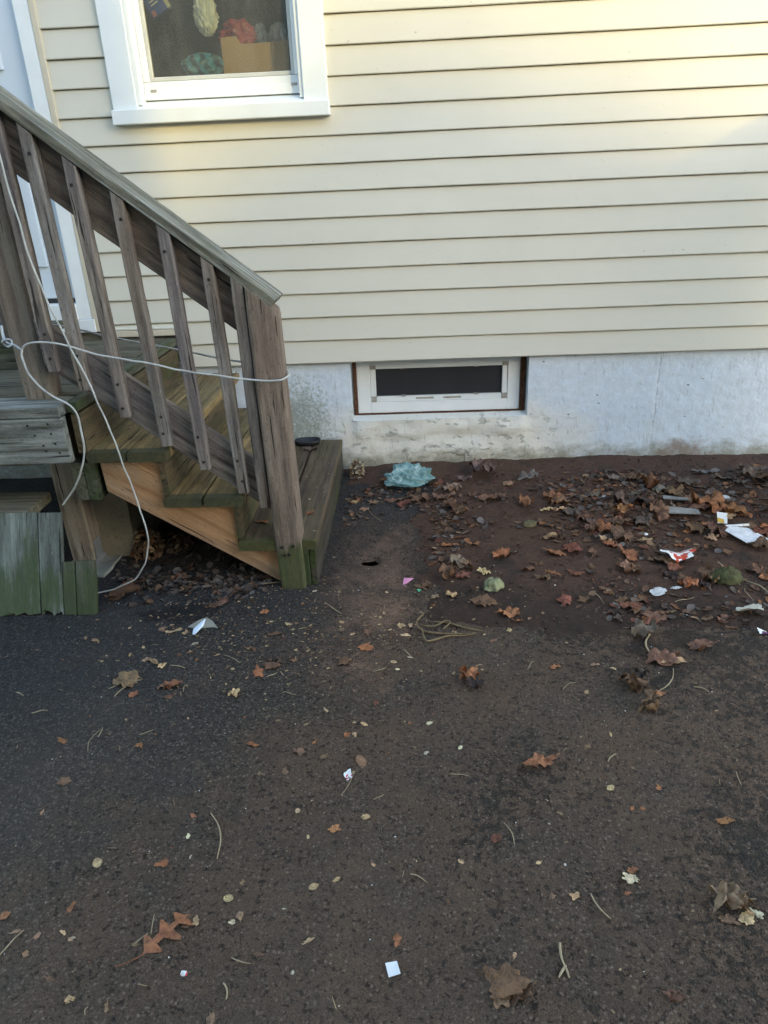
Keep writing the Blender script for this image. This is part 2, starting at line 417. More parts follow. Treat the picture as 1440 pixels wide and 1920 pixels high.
    return t.fin(c, 0.75, t.bump(h, 0.85, 0.007), 0.25)
M_FOUND = foundation_mat()

M_WHITE = plain('white_vinyl', (0.72, 0.75, 0.75), 0.38, grime=0.07)
M_WHITE2 = plain('white_aluminium_trim', (0.71, 0.745, 0.74), 0.42, grime=0.10, gscale=5)
M_DOOR = plain('white_door_paint', (0.56, 0.63, 0.69), 0.4, grime=0.05, gscale=4)
M_BEIGE = plain('beige_trim', (0.56, 0.50, 0.385), 0.5, grime=0.12)
M_SCREEN = plain('screen_frame', (0.50, 0.51, 0.48), 0.45, grime=0.15)
M_BLACK = plain('black_rubber', (0.018, 0.019, 0.021), 0.55, grime=0.3)
M_GREYTAB = plain('grey_foam_corner', (0.36, 0.34, 0.30), 0.9, grime=0.35, gscale=60)
M_CABLE = plain('cable_white', (0.50, 0.50, 0.47), 0.5, grime=0.45, gscale=18)
M_STEEL = plain('galvanised_steel', (0.40, 0.43, 0.46), 0.45, metal=0.55, grime=0.3, gscale=25)
M_GAP = plain('building_paper', (0.22, 0.215, 0.19), 0.9, grime=0.3)
M_BLACKHOLE = plain('dark_cavity', (0.012, 0.011, 0.010), 0.95, grime=0.3)

def rust_mat():
    t = NT('rusty_steel')
    p = t.coords('Position', (1, 1, 1), rnd=False)
    n = t.noise(p, 70, 6, 0.7)
    c = t.ramp(n, [(0.25, (0.025, 0.012, 0.008)), (0.5, (0.085, 0.036, 0.020)), (0.66, (0.15, 0.075, 0.040)), (0.80, (0.35, 0.30, 0.24))])
    return t.fin(c, 0.9, t.bump(n, 0.8, 0.004), 0.2)
M_RUST = rust_mat()

def concrete_mat(name, a, b, green=0.3):
    t = NT(name)
    p = t.coords('Position', (1, 1, 1), rnd=False)
    n = t.noise(p, 22, 6, 0.65)
    c = t.mix(n, a, b)
    c = t.mix(t.math('MULTIPLY', t.ramp(t.noise(p, 13, 5), [(0.5, 0.0), (0.68, 1.0)]), green), c, (0.10, 0.12, 0.06))
    pn = t.ramp(t.noise(p, 120, 3), [(0.3, 0.0), (0.42, 1.0)])
    c = t.mix(0.35, c, t.mix(pn, tuple(x * 0.3 for x in a), b))
    return t.fin(c, 0.9, t.bump(t.noise(p, 60, 6, 0.7), 0.7, 0.006), 0.2)
M_PIER = concrete_mat('pier_concrete', (0.15, 0.115, 0.075), (0.30, 0.25, 0.18), 0.35)
M_FOOT = concrete_mat('footing_concrete', (0.16, 0.16, 0.13), (0.34, 0.34, 0.30), 0.5)

def pane_mat(name, tint, refl=1.0, rough=0.01):
    t = NT(name)
    tr = t.n('BsdfTransparent', Color=(*tint, 1))
    gl = t.n('BsdfGlossy', Color=(refl, refl, refl, 1), Roughness=rough)
    fr = t.n('Fresnel', IOR=1.5)
    dn = t.noise(t.coords('Object', (9, 9, 3)), 1, 6, 0.75)
    df = t.n('BsdfDiffuse', Color=(0.5, 0.5, 0.48, 1))
    mx = t.n('MixShader', i0=fr, i1=tr, i2=gl)
    m2 = t.n('MixShader', i0=t.math('MULTIPLY', t.ramp(dn, [(0.45, 0.35), (0.8, 1.0)]), 0.14), i1=mx, i2=df)
    t.t.links.new(m2.outputs[0], t.out.inputs[0])
    return t.m
M_PANE = pane_mat('window_glass', (0.90, 0.93, 0.92))
M_DARKPANE = plain('dark_window_glass', (0.030, 0.032, 0.037), 0.30, spec=0.5, grime=0.2)
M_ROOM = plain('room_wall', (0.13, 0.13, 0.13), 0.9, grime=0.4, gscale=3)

# ------------------------------------------------------------------ measured positions (metres)
LEAVES = [
    (0.314,-0.159,0.127,'m','gb',.5,.8), (0.220,-0.203,0.082,'f','gb',.3,.6), (0.425,-0.247,0.057,'f','tb',.2,.5), (0.509,-0.209,0.107,'m','gr',.3,.6), (0.165,-0.308,0.107,'m','tg',.5,.9),
    (0.131,-0.386,0.091,'f','br',.3,.7), (0.026,-0.391,0.100,'m','br',.3,.6), (-0.020,-0.348,0.078,'f','br',.3,.6), (-0.050,-0.419,0.068,'f','rb',.3,.5), (-0.138,-0.160,0.073,'m','or',.3,.4),
    (-0.101,-0.372,0.073,'f','br',.3,.5), (-0.183,-0.384,0.046,'f','tb',.2,.4), (-0.265,-0.373,0.041,'f','tn',.2,.4), (-0.251,-0.334,0.032,'f','tn',.1,.3), (-0.290,-0.349,0.032,'f','br',.2,.3),
    (-0.219,-0.448,0.040,'f','tb',.2,.4), (0.148,-0.484,0.075,'m','br',.4,.8), (0.177,-0.558,0.078,'m','br',.6,.9), (0.303,-0.434,0.104,'f','br',.9,.5), (0.359,-0.399,0.068,'f','br',.5,.6),
    (0.239,-0.381,0.059,'f','br',.3,.6), (0.462,-0.476,0.094,'m','or',.6,.6), (0.596,-0.413,0.106,'m','or',.4,.6), (0.599,-0.494,0.099,'m','br',.6,.7), (0.536,-0.547,0.057,'f','tn',.6,.6),
    (0.595,-0.555,0.066,'f','tn',.7,.7), (0.629,-0.582,0.079,'m','gb',.5,.8), (0.669,-0.614,0.065,'m','br',.5,.8), (0.689,-0.649,0.065,'f','gb',.4,.8), (0.681,-0.709,0.076,'m','br',.6,.8),
    (0.723,-0.720,0.072,'m','or',.4,.8), (0.510,-0.768,0.070,'f','tb',.3,.6), (0.547,-0.783,0.053,'f','br',.4,.6), (0.111,-0.802,0.052,'f','or',.4,.5), (0.220,-0.819,0.064,'f','or',.7,.6),
    (0.149,-0.833,0.036,'f','br',.2,.4), (0.307,-0.906,0.086,'m','or',.5,.6), (0.359,-0.876,0.020,'o','tn',.2,.2), (0.078,-0.863,0.039,'f','br',.3,.5), (0.059,-0.943,0.038,'f','or',.3,.4),
    (0.151,-0.955,0.076,'m','tg',.5,.7), (0.178,-0.979,0.064,'m','br',.5,.7), (0.108,-1.040,0.092,'m','br',.6,.9), (0.155,-1.042,0.067,'f','rb',.7,.6), (0.033,-1.085,0.047,'f','br',.3,.6),
    (0.232,-1.019,0.052,'f','tn',.5,.6), (0.014,-1.099,0.040,'f','br',.2,.4), (0.111,-1.166,0.050,'f','tn',.4,.7), (0.057,-1.164,0.035,'f','tb',.2,.4), (0.507,-0.890,0.087,'f','or',.4,.5),
    (0.580,-0.865,0.088,'f','rb',.3,.5), (0.391,-1.014,0.064,'f','br',.3,.5), (0.427,-0.966,0.058,'f','br',.3,.5), (0.428,-1.072,0.056,'f','br',.3,.6), (0.464,-1.073,0.067,'f','or',.7,.6),
    (0.551,-1.051,0.057,'f','rb',.4,.4), (0.480,-1.219,0.064,'m','rb',.3,.5), (0.543,-1.208,0.039,'f','br',.3,.5), (0.211,-1.229,0.083,'f','br',.6,.4), (0.291,-1.285,0.065,'m','or',.5,.6),
    (0.310,-1.326,0.040,'f','or',.5,.6), (0.350,-1.312,0.020,'f','tb',.3,.4), (0.280,-1.363,0.023,'f','tn',.1,.2), (0.225,-1.419,0.019,'f','tb',.1,.2), (0.759,-0.412,0.060,'f','gb',.4,.7),
    (0.892,-0.228,0.074,'f','gr',.4,.7), (0.961,-0.233,0.084,'f','br',.4,.7), (1.019,-0.314,0.112,'m','or',.5,.8), (0.935,-0.406,0.061,'f','gb',.3,.6), (1.063,-0.357,0.073,'f','gr',.3,.6),
    (1.102,-0.388,0.087,'m','br',.4,.6), (0.859,-0.482,0.092,'m','gb',.4,.7), (0.930,-0.487,0.106,'m','dk',.4,.7), (0.982,-0.531,0.101,'m','br',.4,.8), (1.039,-0.534,0.069,'f','gb',.3,.6),
    (0.842,-0.584,0.089,'m','or',.5,.7), (0.894,-0.659,0.097,'m','gb',.4,.7), (0.966,-0.615,0.099,'m','br',.5,.7), (0.808,-0.669,0.087,'m','br',.5,.7), (0.761,-0.652,0.074,'f','br',.4,.6),
    (1.157,-0.473,0.086,'f','tb',.4,.6), (1.191,-0.527,0.132,'m','or',.4,.7), (1.208,-0.594,0.093,'m','or',.5,.7), (1.142,-0.575,0.083,'f','br',.4,.6), (1.270,-0.597,0.107,'m','or',.7,.5),
    (1.297,-0.633,0.060,'f','or',.5,.6), (1.236,-0.630,0.069,'f','tn',.5,.5), (1.119,-0.694,0.054,'f','or',.4,.5), (1.066,-0.728,0.083,'m','br',.5,.6), (1.043,-0.736,0.052,'f','or',.4,.5),
    (1.133,-0.763,0.096,'m','br',.5,.7), (1.107,-0.805,0.065,'f','tb',.4,.6), (1.298,-0.793,0.098,'m','rb',.5,.6), (1.269,-0.747,0.076,'f','br',.4,.6), (1.327,-0.750,0.068,'f','or',.5,.6),
    (0.715,-0.817,0.062,'f','tn',.3,.6), (0.786,-0.790,0.100,'m','br',.4,.7), (0.721,-0.851,0.061,'m','or',.4,.7), (0.642,-0.908,0.060,'m','br',.4,.6), (0.764,-0.926,0.088,'m','or',.9,.5),
    (0.725,-1.028,0.073,'m','tb',.6,.8), (0.752,-1.047,0.058,'m','br',.5,.8), (0.864,-0.794,0.055,'f','tn',.1,.3), (0.969,-0.854,0.046,'f','or',.6,.5), (0.866,-0.976,0.088,'m','br',.7,.5),
    (0.896,-1.023,0.059,'f','rb',.3,.4), (0.889,-1.125,0.065,'m','br',.5,.8), (0.894,-1.160,0.057,'m','or',.5,.8), (0.857,-1.088,0.058,'f','dk',.4,.7), (0.982,-1.086,0.078,'m','br',.4,.7),
    (1.008,-1.112,0.078,'m','tb',.4,.7), (0.945,-1.162,0.057,'m','dk',.5,.8), (1.169,-1.064,0.073,'m','br',.5,.6), (1.171,-1.100,0.052,'m','or',.5,.6), (0.788,-1.270,0.061,'m','dk',.8,.7),
    (0.805,-1.280,0.029,'f','tn',.3,.4), (0.765,-1.291,0.046,'f','br',.3,.5), (0.846,-1.294,0.047,'f','br',.5,.3), (0.677,-1.251,0.079,'m','rb',.2,.4), (0.701,-1.283,0.071,'m','br',.2,.4),
    (0.661,-1.218,0.054,'m','br',.2,.4), (0.733,-1.315,0.070,'m','br',.2,.4), (0.716,-1.344,0.059,'m','rb',.2,.4), (0.675,-1.400,0.088,'m','gb',.3,.6), (0.937,-1.336,0.047,'f','br',.4,.5),
    (0.953,-1.374,0.054,'f','br',.4,.5), (0.820,-1.470,0.091,'m','br',.6,.5), (0.689,-1.528,0.107,'m','br',.3,.6), (0.712,-1.541,0.078,'f','tn',.9,.2), (0.631,-1.679,0.046,'f','or',.6,.3),
    (0.572,-1.649,0.095,'m','br',.9,.9), (0.595,-1.736,0.075,'m','br',1.0,.9), (0.600,-1.604,0.063,'m','dk',.8,.9), (0.497,-1.549,0.025,'f','tb',.3,.4), (0.544,-1.567,0.022,'f','tn',.3,.2),
    (0.139,-1.599,0.069,'m','or',.7,.9), (0.150,-1.641,0.062,'m','dk',.5,.8), (0.272,-1.928,0.088,'m','or',.95,.55), (-0.663,-1.180,0.084,'m','br',.2,.35), (-0.692,-1.205,0.033,'f','br',.3,.5),
    (-0.463,-1.561,0.047,'m','or',.2,.3), (-0.428,-1.532,0.057,'f','br',.3,.5), (-0.417,-1.507,0.041,'f','dk',.3,.6), (-0.365,-1.503,0.032,'f','br',.3,.4), (-0.448,-1.368,0.047,'f','br',.2,.4),
    (-0.502,-1.244,0.039,'f','or',.3,.5), (-0.415,-1.316,0.027,'f','tn',.3,.5), (-0.506,-1.443,0.036,'f','br',.2,.4), (-0.509,-1.662,0.045,'m','tn',.2,.6), (-0.831,-1.597,0.075,'m','tb',.3,.5),
    (-0.859,-1.585,0.033,'f','br',.3,.6), (-0.692,-1.624,0.060,'m','or',.5,.6), (-0.718,-1.623,0.038,'f','tb',.3,.6), (-0.692,-1.670,0.034,'f','br',.2,.4), (-0.791,-1.657,0.028,'f','or',.2,.3),
    (-0.913,-1.836,0.034,'f','or',.4,.3), (-0.851,-1.968,0.032,'f','br',.2,.4), (-0.707,-1.854,0.026,'f','or',.3,.5), (-0.423,-1.854,0.036,'f','or',.6,.3), (-0.811,-1.497,0.030,'f','tb',.2,.3),
    (-0.870,-1.469,0.027,'f','tn',.3,.5), (-1.008,-1.391,0.032,'f','tb',.2,.4), (-0.782,-1.511,0.040,'f','tb',.3,.6), (-0.754,-1.525,0.030,'f','tn',.3,.4), (-1.029,-1.107,0.129,'m','br',.3,.3),
    (-1.010,-1.053,0.079,'m','br',.3,.4), (-1.060,-1.124,0.055,'f','br',.3,.4), (-0.852,-1.003,0.071,'m','br',.3,.5), (-0.810,-1.079,0.042,'f','br',.3,.4), (-0.577,-1.062,0.041,'f','br',.2,.4),
    (-0.145,-1.912,0.035,'o','tb',.15,.1), (-0.186,-1.819,0.019,'f','or',.5,.3), (-0.167,-1.818,0.019,'f','tn',.4,.3), (-0.118,-1.698,0.026,'m','rb',.2,.4), (-0.180,-1.648,0.021,'f','tb',.2,.3),
    (-0.145,-1.781,0.020,'o','tn',.2,.2), (-0.249,-1.726,0.020,'f','tn',.2,.3), (-0.266,-1.845,0.019,'f','or',.2,.4), (-0.301,-1.881,0.035,'f','tb',.4,.6), (-0.236,-1.897,0.022,'f','tb',.2,.3),
    (-0.324,-1.943,0.021,'f','tb',.2,.4), (-0.383,-1.950,0.019,'f','tb',.3,.4), (-0.156,-1.362,0.043,'m','br',.2,.4), (-0.240,-1.345,0.030,'f','tb',.2,.3), (-0.203,-1.370,0.020,'f','tn',.1,.2),
    (-0.219,-1.517,0.041,'m','br',.2,.3), (-0.054,-1.327,0.030,'f','tn',.3,.4), (-0.024,-1.328,0.023,'f','tn',.4,.3), (-0.044,-1.380,0.033,'f','tn',.2,.3), (-0.211,-1.519,0.031,'f','br',.2,.3),
    (-0.157,-1.447,0.058,'f','or',.2,.3), (-0.245,-1.300,0.020,'f','tn',.2,.3), (-0.354,-1.107,0.018,'o','wt',.2,.2), (-0.678,-2.193,0.026,'o','tn',.2,.3), (-0.540,-2.193,0.028,'f','or',.6,.2),
    (-0.690,-2.294,0.025,'f','or',.3,.2), (-0.815,-2.310,0.026,'f','or',.2,.2), (-0.774,-2.344,0.023,'f','tb',.2,.3), (-0.731,-2.352,0.017,'f','tb',.2,.2), (-0.683,-2.344,0.017,'f','tn',.3,.3),
    (-0.662,-2.357,0.015,'f','tn',.3,.3), (-0.734,-2.387,0.015,'f','tb',.3,.3), (-0.860,-2.060,0.014,'f','tb',.2,.2), (-0.511,-2.071,0.016,'f','or',.2,.3), (-0.507,-2.125,0.013,'f','wt',.3,.3),
    (-0.487,-2.176,0.013,'f','wt',.2,.3), (-0.384,-2.273,0.021,'o','tn',.2,.2), (-0.364,-2.237,0.014,'f','tb',.2,.3), (-0.353,-2.311,0.021,'f','tb',.4,.4), (-0.365,-2.324,0.014,'f','wt',.4,.2),
    (-0.482,-2.346,0.108,'k','or',.35,.15), (-0.451,-2.328,0.031,'m','br',.5,.5), (-0.436,-2.321,0.026,'f','tn',.2,.3), (-0.538,-2.367,0.017,'f','tb',.1,.2), (-0.617,-2.466,0.021,'f','tn',.3,.4),
    (-0.546,-2.479,0.021,'f','tb',.2,.5), (-0.362,-2.497,0.024,'f','tb',.2,.3), (-0.667,-2.431,0.019,'f','br',.2,.3), (-0.278,-2.059,0.015,'o','tn',.1,.2), (-0.190,-2.110,0.030,'f','or',.6,.3),
    (-0.219,-2.248,0.021,'o','tn',.15,.2), (-0.176,-2.232,0.017,'f','tn',.2,.3), (-0.125,-2.078,0.020,'o','tn',.15,.2), (-0.246,-2.128,0.012,'f','tn',.2,.2), (0.076,-2.190,0.014,'o','tn',.1,.1),
    (0.153,-2.136,0.027,'o','rb',.1,.2), (-0.052,-2.357,0.025,'m','or',.3,.4), (-0.301,-2.386,0.018,'f','br',.3,.3), (-0.217,-2.360,0.023,'f','tn',.9,.3), (-0.103,-2.199,0.012,'f','tn',.3,.3),
    (0.289,-2.269,0.023,'f','tn',.3,.4), (0.245,-2.269,0.014,'f','tb',.3,.3), (0.413,-2.214,0.024,'f','or',.4,.5), (0.407,-2.232,0.044,'f','wt',.5,.3), (0.391,-2.261,0.014,'f','or',.3,.4),
    (0.642,-2.094,0.045,'f','or',.7,.2), (0.566,-2.280,0.081,'m','tb',.4,.8), (0.593,-2.291,0.049,'m','tb',.6,.9), (0.558,-2.317,0.036,'f','tb',.7,.3), (0.593,-2.317,0.039,'f','tn',.4,.3),
    (0.615,-2.304,0.029,'f','wt',.4,.4), (0.141,-2.438,0.081,'m','br',.35,.4), (0.157,-2.453,0.054,'m','br',.5,.4), (0.126,-2.456,0.043,'m','tb',.4,.4), (0.415,-2.454,0.038,'f','br',.8,.7),
    (0.158,-2.384,0.013,'f','tn',.3,.2), (0.457,-2.057,0.013,'f','or',.3,.3), (0.479,-2.058,0.013,'f','or',.3,.3), (0.299,-2.070,0.015,'f','tb',.3,.3), (0.232,-2.194,0.012,'o','tn',.2,.2),
    (0.013,-1.882,0.016,'f','wt',.2,.2), (0.096,-1.865,0.014,'o','wt',.2,.2), (0.024,-1.777,0.020,'f','wt',.5,.2), (-0.063,-1.553,0.015,'f','wt',.4,.2), (0.383,-1.556,0.028,'f','or',.4,.5),
    (0.447,-1.669,0.018,'f','tb',.3,.3), (0.425,-2.000,0.021,'o','tn',.2,.2), (0.401,-1.872,0.025,'f','tb',.4,.5), (0.469,-1.829,0.017,'f','tn',.2,.2), (0.532,-2.001,0.021,'f','or',.5,.3),
    (-0.024,-1.495,0.019,'f','wt',.6,.2), (-0.074,-1.515,0.019,'o','tn',.2,.2), (-0.783,-1.353,0.035,'f','tn',.3,.4), (-0.761,-1.339,0.025,'o','tn',.3,.3), (-0.815,-1.331,0.028,'o','tb',.3,.3),
    (-0.733,-1.349,0.024,'f','tn',.3,.4), (-0.688,-1.419,0.024,'f','wt',.3,.3), (1.244,-0.895,0.086,'m','br',.4,.6), (1.251,-0.397,0.073,'f','gb',.3,.5), (1.193,-0.308,0.100,'m','gb',.3,.5),
    (1.350,-0.258,0.103,'f','gb',.3,.5), (1.475,-0.236,0.131,'f','gb',.4,.6), (1.522,-0.288,0.104,'f','br',.3,.6), (1.304,-0.194,0.114,'f','gr',.3,.5), (1.405,-0.321,0.086,'f','gb',.3,.6),
]
CABLE_LOOP = [(-1.089,-1.140,1.455), (-1.079,-1.140,1.361), (-1.070,-1.145,1.190), (-1.032,-1.150,0.962), (-0.959,-1.160,0.736), (-0.920,-1.165,0.560), (-0.892,-1.165,0.399), (-0.878,-1.160,0.275), (-0.894,-1.140,0.177), (-0.947,-1.120,0.075), (-1.025,-1.110,0.019), (-1.094,-1.105,-0.004), (-1.150,-1.110,-0.009)]
CABLE_RAIL = [(-1.172,-1.100,0.840), (-1.152,-1.105,0.856), (-1.116,-1.110,0.861), (-1.055,-1.105,0.853), (-0.919,-1.100,0.812), (-0.840,-1.100,0.795), (-0.805,-1.100,0.789), (-0.683,-1.100,0.758), (-0.537,-1.105,0.736), (-0.456,-1.110,0.725), (-0.407,-1.112,0.725), (-0.388,-1.090,0.726), (-0.383,-1.045,0.726), (-0.403,-0.985,0.726), (-0.467,-0.955,0.732), (-0.620,-0.950,0.765), (-0.754,-0.950,0.797), (-0.888,-0.950,0.827), (-1.033,-0.940,0.860), (-1.107,-0.940,0.880), (-1.213,-0.930,0.892)]
CABLE_TAIL = [(-1.172,-1.100,0.840), (-1.174,-1.110,0.817), (-1.159,-1.130,0.780), (-1.130,-1.145,0.749), (-1.084,-1.150,0.709), (-1.036,-1.155,0.673), (-1.020,-1.155,0.620), (-1.021,-1.155,0.551), (-1.041,-1.150,0.488), (-1.089,-1.130,0.412), (-1.161,-1.110,0.330)]
CLIP_CHAIN = [(-1.228,-1.080,0.911), (-1.225,-1.090,0.881), (-1.212,-1.100,0.862), (-1.194,-1.100,0.855), (-1.175,-1.100,0.840)]
TWIGS = [(-0.431,-0.462,-0.407,-0.474), (-0.204,-0.421,-0.144,-0.561), (-0.833,-1.871,-0.830,-1.794), (-0.825,-1.824,-0.828,-1.788), (-0.721,-1.816,-0.689,-1.800), (-0.872,-1.632,-0.794,-1.593), (-0.654,-1.648,-0.657,-1.613), (-0.184,-2.017,-0.158,-1.944), (0.242,-2.362,0.243,-2.405), (0.243,-2.405,0.246,-2.425), (0.244,-2.403,0.228,-2.424), (-0.781,-2.390,-0.760,-2.341), (-0.513,-2.348,-0.520,-2.307), (-0.538,-2.367,-0.519,-2.346), (0.320,-2.263,0.345,-2.315), (0.386,-1.657,0.427,-1.630), (-0.043,-1.458,-0.016,-1.503), (0.158,-1.546,0.182,-1.539), (0.189,-2.152,0.174,-2.095), (-0.027,-2.221,0.005,-2.240), (-0.472,-2.065,-0.429,-2.183), (-0.350,-2.393,-0.314,-2.403), (-0.354,-2.438,-0.343,-2.465), (-0.578,-2.492,-0.578,-2.479), (0.439,-1.922,0.465,-1.896), (-0.558,-1.063,-0.485,-1.047), (1.057,-0.984,1.063,-1.149), (1.084,-1.097,1.136,-1.195), (1.080,-1.149,1.066,-1.248), (0.578,-1.155,0.600,-1.236), (0.827,-1.230,0.890,-1.220), (0.695,-1.401,0.670,-1.513), (0.629,-1.673,0.708,-1.571), (-0.816,-1.573,-0.789,-1.593), (-0.730,-1.525,-0.681,-1.539), (-0.843,-1.667,-0.822,-1.621), (-1.137,-1.638,-1.107,-1.653), (-1.046,-1.729,-1.007,-1.719), (-0.583,-1.476,-0.525,-1.517), (-0.435,-1.582,-0.407,-1.563), (-0.377,-1.653,-0.338,-1.665), (-0.309,-1.185,-0.249,-1.252), (-0.377,-1.341,-0.352,-1.336), (-0.131,-1.564,-0.094,-1.540), (0.068,-1.952,0.111,-1.960), (-0.110,-2.030,-0.087,-2.015), (0.734,-1.653,0.767,-1.675), (0.720,-1.958,0.715,-1.998), (0.307,-1.561,0.328,-1.525)]

# ------------------------------------------------------------------ ground
def ground_h(x, y):
    """Height of the blacktop: falls away from the house a little, with shallow unevenness and one small hole."""
    x = np.asarray(x, float); y = np.asarray(y, float)
    h = -0.015 * sstep(0.0, 1.0, -y)
    h = h + 0.006 * fbm(x * 2.3, y * 2.3, 3) + 0.0022 * fbm(x * 13, y * 13, 5, 2)
    a = np.hypot((x + 0.171) / 0.042, (y + 0.877) / 0.036) + 0.35 * vnoise(x * 70, y * 70, 8)
    h = h - 0.012 * (1 - sstep(0.5, 2.8, np.hypot((x + 0.171) / 0.05, (y + 0.877) / 0.045)))
    return h

def soil_edge(x, y):
    """Positive inside the mud, in metres from its edge."""
    e1 = np.minimum(x - 0.02 + 0.05 * vnoise(x * 0 + y * 5, y * 0, 2), y + 1.29 + 0.14 * np.clip(x, 0, 3) * 0.9)
    e2 = np.minimum(y + 0.20 + 0.06 * vnoise(x * 4, y * 0 + 3.3, 4), x + 0.36)      # strip along the wall
    return np.maximum(e1, e2)

def soil_h(x, y):
    x = np.asarray(x, float); y = np.asarray(y, float)
    e = soil_edge(x, y) + 0.12 * fbm(x * 7, y * 7, 21, 6)
    h = -0.015 * sstep(0.0, 1.0, -y) - 0.007 + 0.011 * sstep(-0.02, 0.045, e) + 0.008 * sstep(0.0, 0.2, e)
    h = h - 0.50 * sstep(0.02, 0.16, -e)
    h = h + 0.020 * sstep(-0.16, 0.0, y + 0.018 * vnoise(x * 5, y * 5, 31)) * sstep(-0.3, 0.1, x)
    h = h + 0.018 * fbm(x * 5, y * 9, 41, 5) * sstep(0.0, 0.15, e) + 0.0045 * fbm(x * 38, y * 38, 43, 3)
    return h

def hts(x, y):
    x = np.asarray(x, float); y = np.asarray(y, float)
    g = ground_h(x, y)
    return np.where((y > 0.02) | (x < -0.36), g, np.maximum(g, soil_h(x, y)))
def any_h(x, y): return float(hts(x, y))

def hole_mask(x, y):
    return np.hypot((x + 0.171) / 0.034, (y + 0.877) / 0.026) + 0.5 * vnoise(x * 60, y * 60, 8) < 0.9

def sheet(name, x0, x1, y0, y1, step, fn, mat, drop=None):
    nx, ny = int((x1 - x0) / step) + 1, int((y1 - y0) / step) + 1
    X, Y = np.meshgrid(np.linspace(x0, x1, nx), np.linspace(y0, y1, ny))
    Z = fn(X, Y)
    co = np.stack([X, Y, Z], -1).reshape(-1, 3).astype(np.float32)
    i = np.arange(nx * ny).reshape(ny, nx)
    q = np.stack([i[:-1, :-1], i[:-1, 1:], i[1:, 1:], i[1:, :-1]], -1).reshape(-1, 4)
    if drop is not None: q = q[~drop(X.ravel()[q].mean(1), Y.ravel()[q].mean(1))]
    me = bpy.data.meshes.new(name)
    me.vertices.add(len(co)); me.vertices.foreach_set('co', co.ravel())
    me.loops.add(q.size); me.loops.foreach_set('vertex_index', q.ravel().astype(np.int32))
    me.polygons.add(len(q)); me.polygons.foreach_set('loop_start', np.arange(0, q.size, 4, dtype=np.int32))
    me.polygons.foreach_set('use_smooth', np.ones(len(q), bool))
    me.update(); me.validate()
    me.materials.append(mat)
    o = bpy.data.objects.new(name, me)
    place(o)
    return o

